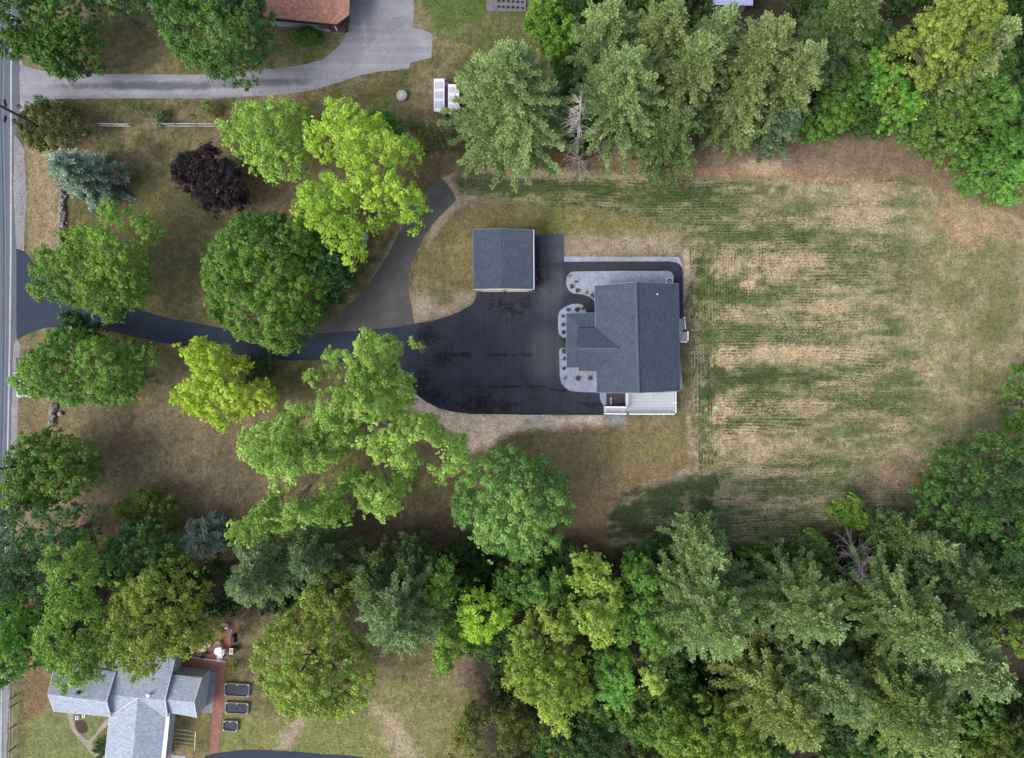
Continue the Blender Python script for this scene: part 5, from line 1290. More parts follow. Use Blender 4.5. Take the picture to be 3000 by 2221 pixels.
# --- lower left
D(T(4, [(-60, 1560), (10, 1480), (50, 1290), (150, 1210), (300, 1160), (390, 1170), (430, 1250), (520, 1260), (585, 1300), (575, 1400), (620, 1470), (580, 1540), (480, 1600), (300, 1680), (-60, 1700)]), 9.5, 1, (68, 100, 44), (98, 128, 54), 'green tree at the road just below the short stone wall end', 'b', lob=1.8, amp=.9)
D(T(7, [(-60, 30), (120, -40), (300, 0), (420, 30), (520, 10), (600, 60), (590, 190), (480, 300), (400, 420), (320, 560), (200, 640), (-60, 620)]), 12, 2, (52, 84, 54), (68, 100, 62), 'broad dark bluish green tree at the left edge', 'b', lob=2.4, amp=1.2, cs=.8)
D(T(7, [(-80, 540), (60, 600), (120, 700), (200, 800), (240, 900), (210, 1090), (120, 1130), (60, 1185), (-80, 1180)]), 10, 1.5, (72, 120, 46), (94, 144, 62), 'bright green tree at the left edge over the road near the white rail fence', 'b', lob=2.0, amp=1.1)
D(T(7, [(300, 250), (460, 190), (620, 230), (640, 320), (760, 360), (780, 480), (770, 600), (730, 720), (680, 830), (720, 930), (800, 1050), (740, 1140), (640, 1150), (540, 1180), (460, 1120), (370, 1060), (290, 960), (235, 830), (300, 720), (330, 600), (330, 470), (390, 380)]), 14, 2.5, (88, 122, 48), (112, 142, 60), 'large green tree overhanging the left wing of the pale grey house', 'b', lob=2.0, amp=1.4, cs=.75, gap=-.6)
D(T(7, [(780, 520), (870, 440), (960, 380), (1100, 380), (1200, 410), (1290, 500), (1320, 640), (1340, 780), (1420, 840), (1320, 950), (1230, 1000), (1150, 1010), (1090, 1060), (980, 1120), (890, 1215), (790, 1080), (700, 950), (680, 800), (740, 650)]), 14, 2.5, (92, 112, 46), (120, 130, 54), 'large olive tree touched with yellow over the middle of the pale grey house', 'b', lob=1.9, amp=1.3, cs=.7, gap=-.6)
D(T(7, [(630, 320), (700, 230), (800, 110), (900, 80), (1020, 110), (1060, 180), (1190, 220), (1200, 330), (1110, 390), (960, 400), (860, 430), (740, 440), (660, 400)]), 9, 1, (62, 96, 50), (80, 114, 56), 'dark green tree below the round olive bush', 'b', lob=1.8)
D(T('ov', [(250, 1130), (262, 1095), (290, 1065), (330, 1055), (370, 1075), (388, 1100), (380, 1140), (330, 1148), (285, 1142)]), 4.5, .2, (84, 96, 36), (104, 112, 44), 'rounded olive green bush on dark soil at lower left', 'b', lob=1.2, amp=.4, cs=.5, size=.2, name='evergreen_shrub', cat='shrub')
D(T(7, [(130, 680), (180, 620), (260, 590), (310, 620), (290, 690), (200, 710)]), 7, 5, (120, 86, 68), (140, 104, 84), 'withered reddish brown bough between the two left edge trees', 'b', keep=True, cs=.4, size=.18, gap=-.2, name='withered_tree')
D(T(7, [(1640, 960), (1680, 830), (1760, 730), (1900, 680), (2080, 700), (2232, 760), (2300, 900), (2380, 1080), (2480, 1200), (2330, 1360), (2160, 1440), (2050, 1400), (1900, 1410), (1800, 1330), (1700, 1240), (1640, 1100)]), 12, 2, (106, 124, 54), (136, 148, 66), 'broad olive-yellow tree right of the raised beds', 'b', lob=1.9, amp=1.1, cs=.65, gap=-.6)
D(T(7, [(1980, 620), (2010, 520), (2100, 430), (2232, 440), (2330, 500), (2330, 640), (2200, 720), (2060, 700)]), 12, 3, (96, 110, 50), (120, 132, 58), 'olive tree wedged between the two blue-green pines at lower left', 'b')
D(T('s', [(660, 1938), (688, 1935), (690, 1965), (672, 1978), (656, 1965)]), 1.3, .05, (150, 124, 58), (128, 124, 60), 'small orange-yellow shrub at the corner of the brick path', None, cs=.3, size=.13, each=26, gap=-.5, name='deciduous_shrub', cat='shrub')
D(T('s', [(276, 2175), (305, 2150), (318, 2160), (314, 2215), (290, 2218), (278, 2200)]), 1.2, .05, (60, 92, 48), (86, 116, 60), 'dark leafy flower shrub against the pale grey house by the garden path', None, cs=.35, size=.15, name='deciduous_shrub', cat='shrub')
pine(690, 1740, 15, 4.6, g(106, 132, 100), g(134, 158, 122), 'blue-green pine above the brick patio', 'b')
pine(868, 1668, 14, 3.9, g(94, 122, 90), g(120, 144, 110), 'blue-green pine directly below the widest tree', 'b')
# --- lower wood, deciduous
D(T(8, [(590, 700), (500, 620), (500, 510), (560, 440), (580, 380), (640, 350), (720, 400), (760, 470), (750, 580), (720, 690), (660, 720)]), 11, 1.5, (98, 134, 50), (120, 154, 58), 'green tree beside the tall blue-green pine, above the lime green tree', 'w', lob=1.8)
D(T(8, [(600, 760), (680, 700), (760, 760), (860, 900), (820, 980), (740, 1040), (670, 1110), (600, 1060), (590, 900)]), 10, 1, (94, 124, 50), (112, 142, 58), 'narrow green tree along the right side of the tall blue-green pine', 'w')
D(T(8, [(740, 680), (780, 600), (880, 545), (950, 590), (1020, 580), (1110, 660), (1120, 740), (1050, 790), (1010, 870), (950, 895), (860, 890), (790, 860), (745, 780)]), 11, 1.5, (136, 172, 48), (164, 194, 62), 'lime green tree, the brightest crown in the lower wood', 'w', lob=1.6, amp=.9, cs=.55, size=.23)
D(T(8, [(985, 480), (1050, 420), (1180, 380), (1300, 350), (1400, 380), (1500, 420), (1500, 600), (1420, 640), (1290, 650), (1200, 720), (1120, 680), (1060, 600), (1000, 560)]), 9, 1, (78, 116, 54), (98, 138, 66), 'broad mid-green tree directly below the round fresh green tree', 'w', lob=1.8)
D(T(8, [(1490, 400), (1560, 360), (1650, 360), (1740, 380), (1800, 470), (1880, 560), (1850, 640), (1790, 720), (1760, 850), (1650, 890), (1580, 800), (1490, 760), (1500, 640), (1550, 560), (1490, 490)]), 14, 2, (126, 146, 58), (150, 166, 72), 'yellow-olive tree tall in the lower wood, right of the mid-green one', 'w', lob=1.7, amp=1.2, cs=.6, gap=-.55)
D(T(8, [(1270, 720), (1320, 650), (1440, 640), (1500, 700), (1530, 830), (1480, 900), (1410, 880), (1330, 820), (1260, 900), (1160, 910), (1080, 880), (1100, 790), (1180, 730)]), 12, 2, (118, 134, 58), (142, 156, 70), 'smaller yellow-olive tree between the lime green tree and the tall yellow-olive one', 'w', cs=.6)
D(T(8, [(1040, 1090), (1075, 960), (1150, 900), (1290, 880), (1420, 900), (1520, 960), (1640, 1040), (1660, 1160), (1640, 1290), (1540, 1310), (1540, 1400), (1480, 1470), (1400, 1470), (1310, 1430), (1290, 1310), (1210, 1310), (1160, 1230), (1080, 1190)]), 14, 2, (118, 136, 50), (152, 164, 66), 'largest yellow-olive tree in the lower wood, low in the picture', 'w', lob=1.6, amp=1.2, cs=.62, gap=-.6)
D(T(8, [(1780, 440), (1850, 380), (1990, 350), (2100, 400), (2130, 480), (2040, 620), (2120, 700), (2150, 820), (2160, 930), (2080, 980), (1960, 990), (1900, 900), (1780, 910), (1760, 850), (1810, 720), (1880, 560)]), 12, 1.5, (86, 128, 52), (114, 156, 66), 'fresh green tree with rounded clumps left of the big pines', 'w', lob=1.5, amp=1.3, cs=.62, gap=-.6)
D(T(8, [(1660, 1010), (1760, 975), (1810, 1010), (1860, 930), (1940, 960), (1950, 1040), (1890, 1120), (1930, 1240), (1850, 1280), (1790, 1330), (1690, 1280), (1660, 1160)]), 12, 2, (92, 140, 62), (120, 164, 78), 'bright green tree low in the wood, right of the largest yellow-olive tree', 'w', lob=1.4, amp=1.1, cs=.6)
D(T(8, [(1910, 1080), (1970, 1020), (2070, 1010), (2100, 1090), (2060, 1180), (1970, 1200), (1915, 1150)]), 13, 4, (118, 138, 64), (146, 162, 76), 'small yellow-olive tree top enclosed by the green trees', 'w', cs=.5)
D(T(8, [(1790, 1340), (1900, 1290), (2010, 1230), (2140, 1230), (2232, 1230), (2320, 1300), (2330, 1700), (2100, 1700), (2070, 1620), (1960, 1560), (1860, 1530), (1800, 1440)]), 10, 1, (78, 110, 44), (106, 136, 56), 'green tree at the bottom edge, left of the yellowish pine', 'w', lob=1.5, amp=1.1, cs=.6)
D(T(9, [(-80, 1300), (120, 1250), (270, 1280), (400, 1330), (460, 1420), (520, 1560), (540, 1700), (-80, 1700)]), 11, 1, (88, 116, 40), (126, 142, 52), 'olive-green tree at the bottom edge beside the yellowish pine', 'w', lob=1.3, amp=1.0, cs=.6)
D(T(8, [(770, 1400), (860, 1330), (1000, 1310), (1180, 1300), (1290, 1400), (1400, 1480), (1480, 1560), (1480, 1700), (680, 1700), (740, 1560)]), 7, .4, (76, 82, 42), (104, 106, 54), 'sparse dull olive tree at the bottom edge left of centre of the wood', 'w', gap=-.12, cs=.55, each=30, size=.2)
D(T(8, [(1480, 1560), (1530, 1450), (1640, 1420), (1760, 1480), (1870, 1560), (1880, 1700), (1440, 1700)]), 8, .5, (56, 84, 46), (72, 104, 54), 'dark green tree at the bottom edge of the wood', 'w', cs=.6)
for i, (pts, c1, c2, lab, H) in enumerate((
  (T(8, [(600, 330), (700, 250), (850, 240), (980, 330), (980, 480), (900, 540), (780, 480), (740, 400)]), (38, 62, 38), (54, 84, 46), 'dark shrub left of the foot of the round fresh green tree', 4),
  (T(8, [(1150, 330), (1300, 260), (1450, 220), (1600, 270), (1640, 360), (1480, 400), (1300, 370)]), (44, 78, 44), (62, 98, 52), 'dark shrub under the right side of the round fresh green tree', 4.5),
  (T(8, [(1830, 330), (1900, 280), (2000, 230), (2140, 220), (2190, 300), (2180, 400), (2060, 380), (1900, 380)]), (60, 96, 54), (80, 118, 62), 'mid-green shrub below the dark seeded corner of the field', 4),
  (T(9, [(-60, 190), (60, 130), (150, 120), (230, 130), (280, 200), (270, 300), (120, 380), (-60, 420)]), (76, 116, 58), (98, 138, 72), 'fresh green shrub in front of the big pine, against the field', 5),
  (T(9, [(370, 330), (440, 260), (540, 250), (595, 290), (570, 370), (490, 420), (400, 430)]), (96, 126, 38), (64, 98, 44), 'yellow-green shrub between the two biggest pines at the field edge', 3.5),
  (T(9, [(720, 270), (780, 200), (860, 165), (930, 200), (950, 300), (900, 380), (800, 350), (740, 320)]), (84, 116, 42), (106, 136, 52), 'green shrub on the left side of the bare grey tree', 4),
  (T(9, [(910, 20), (1010, -50), (1130, -40), (1230, 30), (1250, 110), (1170, 150), (1060, 150), (980, 90)]), (92, 122, 46), (114, 142, 56), 'green shrub on the field side of the bare grey tree', 3.5),
  (T(9, [(1200, 150), (1290, 110), (1390, 130), (1450, 200), (1490, 320), (1440, 400), (1330, 420), (1270, 330), (1220, 240)]), (96, 132, 44), (124, 158, 58), 'bright green shrub on the right side of the bare grey tree', 5),
  (T(9, [(1180, 560), (1290, 500), (1380, 560), (1390, 660), (1310, 760), (1210, 720)]), (76, 106, 46), (96, 128, 54), 'green tree filling the gap between the middle pines', 8),
  (T(9, [(1140, 880), (1280, 810), (1380, 870), (1360, 990), (1310, 1100), (1180, 1080)]), (84, 108, 50), (108, 130, 62), 'dull green tree enclosed by four pines at lower right', 11),
  (T(9, [(2070, 840), (2180, 760), (2300, 780), (2300, 960), (2160, 990)]), (92, 116, 46), (118, 138, 54), 'olive-green tree at the right edge among the pines', 12),
  (T(9, [(1980, 1420), (2100, 1380), (2300, 1420), (2300, 1700), (1900, 1700), (1900, 1560)]), (56, 76, 36), (90, 104, 44), 'dark olive tree in the bottom right corner', 7),
  (T(9, [(540, 1080), (640, 1040), (760, 1130), (780, 1220), (680, 1260), (580, 1200)]), (96, 108, 60), (116, 126, 66), 'dull olive tree between the big pine and the yellowish pine', 9),
  )):
    D(pts, H, .3 if H < 6 else 1.5, c1, c2, lab, 'w', cs=.55, size=.23, name='deciduous_shrub' if H < 6 else 'broadleaf_tree', cat='shrub' if H < 6 else 'tree', lob=1.5, amp=.7)
# --- lower wood, pines
PB = (g(114, 142, 100), g(146, 170, 122)); PBL = (g(104, 130, 96), g(138, 162, 122)); PY = (g(124, 142, 88), g(154, 168, 112)); PD_ = (g(90, 114, 80), g(116, 140, 96))
pine(1134, 1875, 17, 6.0, *PBL, 'tall blue-green pine with a star-shaped crown left of the lime green tree', 'w')
pine(1060, 1745, 13, 3.6, *PD_, 'shorter blue-green pine just above the star-shaped one', 'w')
pine(1180, 1672, 10, 2.6, *PD_, 'slim blue-green pine tip at the upper edge of the lower wood', 'w')
pine(2148, 1890, 20, 6.6, *PB, 'biggest pale green pine in the lower wood, left of the others', 'w')
pine(2110, 1650, 14, 3.4, *PB, 'slender pine spire reaching up to the field edge', 'w')
pine(2465, 1862, 18, 5.4, *PB, 'pale green pine directly below the bare grey tree', 'w')
pine(2838, 1925, 20, 6.2, *PB, 'pale green pine right of the middle gap in the lower wood', 'w')
pine(2385, 2180, 18, 5.6, *PY, 'yellowish pine at the bottom edge, the yellowest conifer', 'w')
pine(2530, 2110, 19, 5.2, *PBL, 'bluish pine right of the yellowish pine at the bottom', 'w')
pine(2800, 2200, 20, 6.6, g(110, 138, 88), g(146, 166, 112), 'green pine with long yellow-tipped boughs at lower right', 'w')
pine(2965, 2030, 20, 6.2, *PBL, 'bluish pine at the right edge near the bottom corner', 'w')
pine(2975, 1780, 18, 4.6, *PD_, 'dark bluish pine at the right edge above the lower right pines', 'w')
pine(2705, 1590, 10, 2.3, *PD_, 'slender young pine nearest the dead leaning stem', 'w', taper=.7)
pine(2790, 1625, 11, 2.6, *PB, 'young pine in the middle of the three at the field corner', 'w', taper=.7)
pine(2865, 1680, 12, 2.8, *PBL, 'bluish young pine, rightmost of the three at the field corner', 'w', taper=.7)
bare_tree((2480, 1545), (2530, 1700), 8, .2, 'bare grey leafless tree at the lower edge of the field', 4.6, 60, mat=speckle('grey_twig', lin((120, 112, 118)), lin((160, 152, 156)), 4, 1.0), grp='w', zmin=.35)
bare_tree((2735, 1600), (2775, 1665), 7, .09, 'dead leaning pale stem between the young pines', .5, 6, grp='w')
# --- right side
D(T('s', [(2715, 1520), (2725, 1440), (2760, 1370), (2810, 1310), (2870, 1275), (2930, 1265), (3020, 1280), (3060, 1500), (3050, 1680), (2960, 1690), (2890, 1650), (2840, 1590), (2780, 1560), (2730, 1550)]), 12, 1, (52, 86, 46), (72, 108, 56), 'big dark green tree at the right edge below the field', 'e', lob=1.9, amp=1.1, cs=.7)
D(T('s', [(2965, 1150), (2985, 1080), (3040, 1050), (3060, 1290), (2990, 1280), (2970, 1220)]), 7, .6, (72, 108, 46), (92, 126, 52), 'green tree cut by the right edge beside the field', 'e')
# --- top right wood
PA = (g(118, 144, 104), g(152, 174, 128)); PO = (g(114, 136, 94), g(146, 162, 118))
pine(1490, 150, 22, 7.1, *PA, 'tallest pale green pine, standing alone above the seeded strip', 'n', dens=1.15)
pine(1862, 165, 18, 6.2, *PA, 'broad pale pine right of the dead snag', 'n', dens=1.1)
pine(1800, 0, 16, 4.6, *PA, 'pale pine at the top edge right of the bright green tree', 'n')
pine(2010, 330, 14, 4.4, *PD_, 'shorter bluish pine at the field edge, right of the broad pale pine', 'n')
pine(2085, 110, 19, 5.2, *PO, 'olive-tinged pine below the pale blue shed roof', 'n')
pine(2300, 60, 19, 5.6, *PO, 'big olive-green pine left of the yellow-green oak', 'n')
pine(2410, 130, 18, 4.2, *PO, 'olive pine whose boughs reach toward the dark gap', 'n')
pine(2225, 235, 14, 4.0, *PO, 'dull olive pine in the middle of the top wood', 'n')
pine(2330, 320, 10, 3.0, g(88, 114, 92), g(112, 136, 112), 'low blue-grey pine at the edge above the brown soil strip', 'n')
pine(2570, -20, 16, 4.4, *PD_, 'dark pine at the top edge left of the yellow-green oak', 'n')
pine(2990, 60, 17, 4.2, *PO, 'olive pine in the top right corner', 'n')
pine(2150, 20, 17, 3.4, *PA, 'pale pine partly hiding the pale blue shed', 'n')
pine(1985, -10, 18, 4.4, *PO, 'olive pine at the top edge left of the pale blue shed', 'n')
D(T(2, [(1180, 120), (1290, 60), (1340, -20), (1400, 40), (1450, 110), (1530, 160), (1530, 280), (1450, 380), (1350, 420), (1330, 300), (1230, 200)]), 8, .5, (80, 126, 40), (104, 150, 48), 'bright green tree squeezed between the two palest pines at the top', 'n', cs=.55)
D(T(2, [(1330, 420), (1450, 380), (1560, 300), (1580, 480), (1560, 600), (1480, 640), (1390, 560)]), 6, .3, (46, 84, 34), (64, 104, 42), 'dark green tree above the dead snag', 'n')
D(T(2, [(1420, 840), (1500, 800), (1700, 830), (1720, 900), (1600, 940), (1480, 940)]), 2, .1, (48, 84, 40), (66, 104, 50), 'low green shrub behind the dead snag', 'n', name='deciduous_shrub', cat='shrub', cs=.4, size=.18)
D(T(3, [(1370, 330), (1390, 260), (1500, 180), (1560, 60), (1700, -40), (1900, -40), (2040, 60), (2050, 180), (1990, 300), (1960, 430), (1900, 520), (1830, 570), (1700, 580), (1560, 560), (1460, 470), (1440, 380)]), 16, 3, (106, 124, 50), (136, 148, 66), 'big yellow-green oak with rounded clumps near the top right corner', 'n', lob=1.5, amp=1.3, cs=.62, gap=-.6)
D(T(3, [(940, 620), (960, 500), (1050, 420), (1140, 400), (1150, 480), (1160, 600), (1140, 740), (1120, 860), (980, 910), (850, 890), (720, 870), (720, 820), (860, 760)]), 7, .3, (72, 116, 44), (92, 136, 52), 'green leafy tree low along the soil strip below the olive pines', 'n', lob=1.5, cs=.55)
D(T(3, [(1140, 440), (1170, 360), (1250, 325), (1310, 380), (1370, 460), (1440, 520), (1500, 600), (1530, 740), (1480, 840), (1400, 800), (1330, 700), (1230, 620), (1150, 560)]), 10, 1, (86, 136, 46), (112, 158, 56), 'fresh bright green tree below the yellow-green oak', 'n', lob=1.4, amp=1.0, cs=.55)
D(T(3, [(1130, 700), (1240, 640), (1330, 720), (1440, 820), (1500, 870), (1300, 890), (1120, 880)]), 4, .2, (62, 92, 44), (78, 108, 52), 'dull green bush at the soil strip below the bright green tree', 'n', name='deciduous_shrub', cat='shrub')
D(T(3, [(1540, 700), (1600, 590), (1760, 560), (1900, 560), (1960, 620), (1950, 760), (1880, 860), (1860, 1000), (1800, 1090), (1720, 1080), (1640, 1000), (1545, 940), (1560, 830)]), 9, .6, (80, 112, 52), (104, 132, 60), 'olive-green tree where the soil strip meets the right wood', 'n', lob=1.5, amp=1.0, cs=.6, gap=-.6)
D(T(3, [(1880, 560), (1960, 470), (2060, 520), (2130, 640), (2140, 780), (2060, 880), (1960, 860), (1900, 740)]), 10, 1, (70, 114, 48), (94, 138, 60), 'green tree just right of the olive-green one by the soil strip', 'n', cs=.55)
D(T(3, [(1860, 1130), (1850, 1040), (1900, 940), (1980, 880), (2080, 850), (2200, 800), (2320, 820), (2340, 1300), (2230, 1290), (2140, 1320), (2060, 1310), (1980, 1240), (1890, 1210)]), 10, .8, (72, 118, 52), (98, 146, 64), 'large fresh green tree at the right edge above the field', 'e', lob=1.5, amp=1.1, cs=.6)
D(T(3, [(2130, 560), (2180, 440), (2320, 380), (2330, 780), (2180, 790), (2140, 680)]), 9, 1, (54, 96, 44), (74, 118, 54), 'dark green tree at the right edge below the corner pine', 'n')
D(T(3, [(370, 640), (440, 600), (540, 640), (600, 720), (600, 820), (560, 880), (500, 850), (420, 780)]), 4, .2, (92, 124, 34), (120, 150, 44), 'yellowish green shrub peeking out under the olive pines', 'n', name='deciduous_shrub', cat='shrub', cs=.45, size=.2)
bare_tree((1690, 462), (1704, 268), 17.5, .22, 'tall dead grey snag with drooping bare branches between two pines', 3.4, 44, droop=.45, grp='n', zmin=.3)
bare_tree((1697, 480), (1690, 455), 3.0, .1, 'low bare grey brush at the foot of the tall dead snag', 3.0, 30, droop=.1, zmin=.1, name='dead_brush')
bare_tree((1752, 440), (1748, 425), 2.0, .07, 'small fan of bare twigs right of the tall dead snag', 1.9, 18, droop=.1, zmin=.1, name='dead_brush')
bare_tree((2118, 425), (2112, 380), 5.0, .08, 'thin pale bare stem at the edge of the soil strip', 1.4, 10, droop=.6, zmin=.2)

# --- understorey filling the woods
_rf = random.Random(5); USED = set()
for region, grp, lab, spots in (('w', 'w', 'dark understorey tree low between the taller crowns of the bottom wood', [(1340, 1720), (1420, 1860), (1700, 1700), (1960, 1760), (1960, 1880), (1990, 2010), (2040, 2120), (2220, 2060), (2250, 2190), (2330, 1760), (2390, 1700), (2600, 1760), (2620, 1960), (2560, 1700), (2700, 1830), (2680, 2040), (2900, 2130), (2960, 2190), (2880, 1780), (2960, 1660), (1850, 2120), (1760, 2080), (1640, 2180), (2740, 1730), (2450, 2010), (2300, 2000), (2480, 2170), (2560, 2200), (2640, 2180), (2975, 1720), (2980, 1600), (2900, 2210), (2380, 1640)]),
                                  ('n', 'n', 'dark understorey tree low between the taller crowns of the top wood', [(1640, 40), (1980, 160), (2440, 60), (2540, 130), (2600, 250), (2480, 260), (2900, 200), (2960, 300), (2880, 60), (2110, 330), (2030, 250), (1740, 260), (2680, 330)])):
    for (u, v) in spots:
        best = None
        for tu, tv, tl in sorted(TREES, key=lambda t_: (t_[0] - u) ** 2 + (t_[1] - v) ** 2):
            short = tl.split(',')[0]
            if 'understorey' in tl or len(short.split()) > 10: continue
            side = ('right of' if u > tu else 'left of') if abs(u - tu) > abs(v - tv) else ('below' if v > tv else 'above')
            best = 'low understorey tree %s the %s' % (side, short)
            if best not in USED: break
        USED.add(best); lab = best
        r0 = _rf.uniform(60, 90); pts = [(u + r0 * _rf.uniform(.8, 1.2) * math.cos(k * math.pi / 4), v + r0 * _rf.uniform(.8, 1.2) * math.sin(k * math.pi / 4)) for k in range(8)]
        s_ = _rf.uniform(.85, 1.15); D(pts, _rf.uniform(5, 7.5), .4, (58 * s_, 90 * s_, 46 * s_), (80 * s_, 112 * s_, 56 * s_), lab, grp, cs=.6, seed=int(u * 7 + v), lob=1.5, amp=.8)

# --- small plants in the gravel beds
plants = [((1669, 809), (124, 132, 74), 'yellow-green tuft at the rounded top left of the upper gravel bed'), ((1688, 826), (84, 108, 76), 'green tuft, second down in the upper gravel bed'), ((1675, 840), (78, 96, 70), 'small dark green tuft at the left side of the upper gravel bed'),
          ((1692, 852), (92, 92, 64), 'brownish green tuft low in the upper gravel bed'), ((1719, 857), (128, 116, 62), 'golden tuft near the roof corner in the upper gravel bed'), ((1737, 866), (88, 82, 92), 'dull purple tuft touching the house in the upper gravel bed'),
          ((1664, 908), (84, 90, 84), 'grey tuft at the top left of the middle gravel bed'), ((1691, 907), (66, 72, 84), 'dark round tuft at the top of the middle gravel bed'), ((1709, 903), (96, 88, 98), 'purplish tuft at the top right of the middle gravel bed'),
          ((1650, 927), (74, 84, 78), 'small tuft upper left in the middle gravel bed'), ((1650, 952), (86, 94, 82), 'small pale tuft halfway down the middle gravel bed'), ((1651, 974), (70, 80, 80), 'small tuft at the bottom of the middle gravel bed'),
          ((1652, 1029), (86, 96, 84), 'small pale tuft at the top of the lower gravel bed'), ((1653, 1051), (70, 82, 74), 'small dark tuft, second down in the lower gravel bed'), ((1652, 1079), (66, 74, 80), 'small tuft just left of the porch roof corner in the lower gravel bed'),
          ((1656, 1108), (104, 134, 92), 'light green tuft at the left of the lower gravel bed'), ((1693, 1108), (78, 84, 74), 'dark tuft in the middle of the lower gravel bed'), ((1729, 1107), (88, 84, 78), 'brownish tuft nearest the house in the lower gravel bed')]
for (u, v), c_, lab in plants:
    rng = np.random.default_rng(hash_label(lab)); x, y, _ = P(u, v); n = 90; r_ = .22 + .2 * rng.random()
    root = empty('garden_plant', (x, y, .05), lab, 'plant', 'young plants in the gravel beds')
    az = rng.random(n) * 6.28; el = rng.uniform(.15, 1.3, n); d = np.stack([np.cos(az) * np.cos(el), np.sin(az) * np.cos(el), np.sin(el)], 1)
    p = np.array([x, y, .05]) + rng.normal(size=(n, 3)) * .03; side = np.stack([-np.sin(az), np.cos(az), np.zeros(n)], 1) * .035; L = (r_ * (.7 + .5 * rng.random(n)))[:, None]
    V_ = np.stack([p, p + d * L * .5 + side, p + d * L - np.array([0, 0, .05]), p + d * L * .5 - side], 1)
    quad_mesh('foliage', V_, g(*c_)[None, :] * 1.7 * (1 + .4 * (rng.random(n) - .5))[:, None], leaf, root)

# --- ground cover under the woods: brush nobody could count
def undergrowth(polys, n, c1, c2, seed, zmax=1.3):
    rng = np.random.default_rng(seed); cs_ = []
    for poly in polys:
        w = np.array([P(u, v)[:2] for u, v in poly]); lo, hi = w.min(0), w.max(0); x = rng.uniform(lo[0], hi[0], n); y = rng.uniform(lo[1], hi[1], n)
        k = (poly_sd(x, y, w) > 0) & (fbm(x / 3, y / 3, seed, 3) > -.12); cs_.append(np.stack([x[k], y[k], rng.uniform(.1, zmax, k.sum())], 1))
    C_ = np.concatenate(cs_); h = rng.random(len(C_))[:, None]
    return leaves(C_, None, np.full(len(C_), .55), 16, .26, np.array(c1) * (1 - h) + np.array(c2) * h, rng)
V_, cc = undergrowth([[(1300, 1690), (1700, 1640), (2050, 1590), (2330, 1620), (2650, 1640), (3100, 1700), (3100, 2330), (1500, 2330), (1420, 1900)]], 9000, g(50, 74, 36), g(76, 98, 46), 5, 2.2)
V2, c2_ = undergrowth([[(1700, -60), (3100, -60), (3100, 560), (2900, 470), (2650, 360), (2150, 340), (1720, 380)]], 7000, g(50, 76, 34), g(70, 100, 44), 6, 2.2)
V3, c3_ = undergrowth([[(-60, 1640), (300, 1640), (600, 1650), (1000, 1640), (1280, 1620), (1000, 1760), (640, 1800), (480, 1880), (-60, 1940)]], 3400, g(40, 66, 34), g(60, 88, 42), 8, 1.6)
o = quad_mesh('undergrowth', np.concatenate([V_, V2, V3]), np.concatenate([cc, c2_, c3_]), leaf)
o['kind'] = 'stuff'; o['label'] = 'dark green undergrowth covering the floor of the woods'; o['category'] = 'undergrowth'
V_, cc = undergrowth([[(860, 92), (950, 90), (948, 118), (900, 128), (862, 118)]], 260, g(70, 108, 46), g(92, 132, 54), 9, .25)
o = quad_mesh('ground_cover_plants', V_, cc, leaf); o['kind'] = 'stuff'; o['label'] = 'low leafy ground cover under the brown-roofed house'; o['category'] = 'ground cover'
# grass blades over the lawns and the hayed field
rng = np.random.default_rng(99); n = 90000
x = rng.uniform(-58, 60, n); y = rng.uniform(-44, 44, n); u = x / .039 + 1500; v = -y / .039 + 1110.5
ix = np.clip(np.searchsorted(gx, x), 0, nx - 1); iy = np.clip(np.searchsorted(gy, y), 0, ny - 1); bc = base[iy, ix]
hard = np.zeros(n, bool)
for poly in ([(0, -60), (60, -60), (60, 2300), (-60, 2300), (-60, -60)], [(58, 170), (220, 212), (600, 214), (940, 170), (1020, 60), (1020, -60), (1230, -60), (1275, 90), (1275, 180), (1110, 220), (900, 275), (600, 296), (150, 296), (55, 340)], [(1260, 520), (1345, 580), (1215, 760), (1215, 950), (920, 1000), (940, 940), (1120, 750)], [(45, 720), (250, 880), (600, 940), (1390, 890), (1390, 660), (1660, 680), (1665, 745), (2030, 745), (2030, 1240), (1900, 1262), (1480, 1262), (1290, 1240), (1040, 1080), (420, 1010), (45, 1000)], [(500, 1820), (690, 1820), (740, 2150), (600, 2230), (120, 2230), (130, 1940)], [(580, 2190), (1080, 2200), (1080, 2300), (560, 2300)], [(750, -60), (1030, -60), (1030, 110), (750, 95)]):
    hard |= poly_sd(u, v, poly) > 3
ok = ~hard; x, y, bc = x[ok], y[ok], bc[ok]; n = len(x)
az = rng.random(n) * 6.28; L = rng.uniform(.08, .2, n); wd = rng.uniform(.03, .06, n)
p = np.stack([x, y, np.full(n, .0)], 1); d = np.stack([np.cos(az) * L, np.sin(az) * L, rng.uniform(.04, .12, n)], 1); sd_ = np.stack([-np.sin(az) * wd, np.cos(az) * wd, np.zeros(n)], 1)
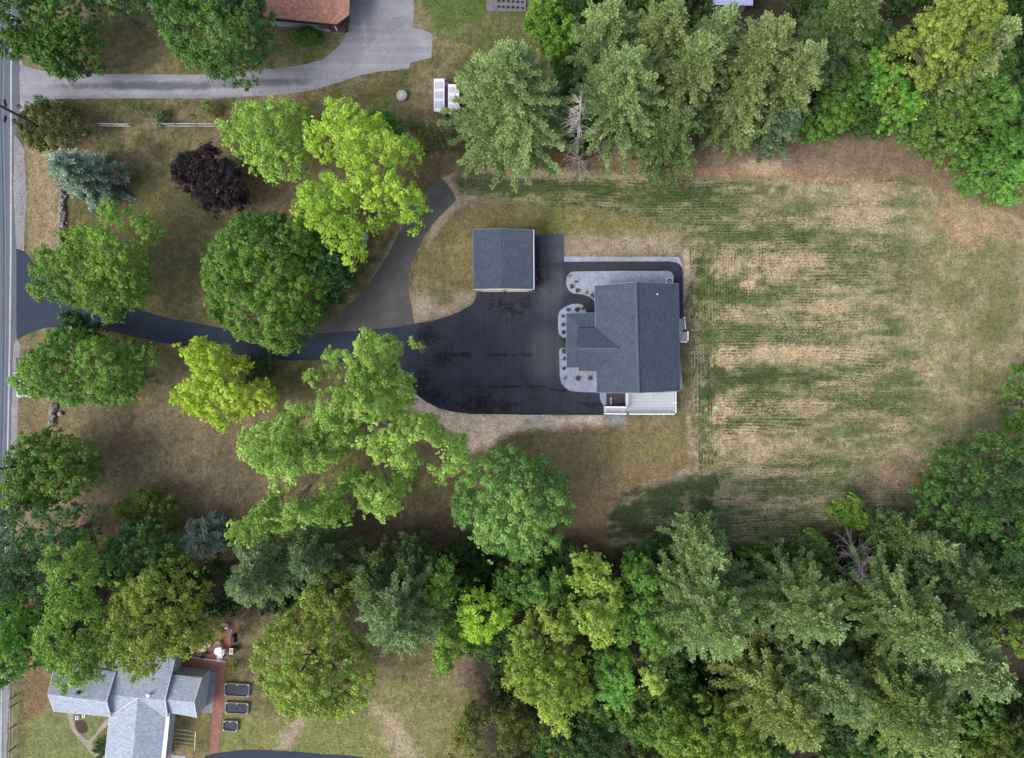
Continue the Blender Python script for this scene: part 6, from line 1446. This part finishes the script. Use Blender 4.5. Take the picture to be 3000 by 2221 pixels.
o = quad_mesh('grass', np.stack([p - sd_, p + d - sd_ * .2, p + d + sd_ * .2, p + sd_], 1), bc * (rng.uniform(.65, 1.5, n))[:, None], leaf)
o['kind'] = 'stuff'; o['label'] = 'dry mown grass tufts on the lawns and field'; o['category'] = 'grass'

# seedlings standing in rows on the field
def at_grid(arr, x, y): return arr[np.clip(np.searchsorted(gy, y), 0, ny - 1), np.clip(np.searchsorted(gx, x), 0, nx - 1)]
parts_ = []
for ch in (0, 1):
    n = 420000 if ch == 0 else 120000
    x = rng.uniform(-8, 58, n) if ch == 0 else rng.uniform(19, 30, n); y = rng.uniform(-22, 25, n)
    if ch == 0: y = np.round((y + .5 * vn(x * .12, y * .3, 5)) / .34) * .34 - .5 * vn(x * .12, y * .3, 5) + rng.normal(size=n) * .035
    else: x = np.round(x / .34) * .34 + .12 * vn(x, y * .2, 6) + rng.normal(size=n) * .03
    cl_ = fbm(x * (.9 if ch == 0 else 2.6), y * (2.6 if ch == 0 else .9), 77, 3); gr_ = fbm(x * .16, y * .5, 78, 3)
    gn_ = .7 * (at_grid(base[..., 1] / (base[..., 0] + 1e-4), x, y) - .9)
    k = (rng.random(n) < at_grid(rowm[..., ch], x, y) * .9 * np.clip(.38 + 1.7 * cl_ + .7 * gr_ + gn_, 0, 1)); x, y = x[k], y[k]; parts_.append(np.stack([x, y], 1))
q_ = np.concatenate(parts_); n = len(q_); az = rng.random(n) * 6.28; L = rng.uniform(.07, .16, n); wd = rng.uniform(.03, .055, n)
p = np.stack([q_[:, 0], q_[:, 1], np.zeros(n)], 1); d = np.stack([np.cos(az) * L, np.sin(az) * L, rng.uniform(.05, .11, n)], 1); sd_ = np.stack([-np.sin(az) * wd, np.cos(az) * wd, np.zeros(n)], 1)
h = rng.random(n)[:, None]
o = quad_mesh('grass_rows', np.stack([p - sd_, p + d - sd_ * .3, p + d + sd_ * .3, p + sd_], 1), g(54, 72, 40) * (1 - h) + g(92, 112, 62) * h, leaf)
o['kind'] = 'stuff'; o['label'] = 'dark green seedling grass sprouting in thin rows across the field'; o['category'] = 'grass'
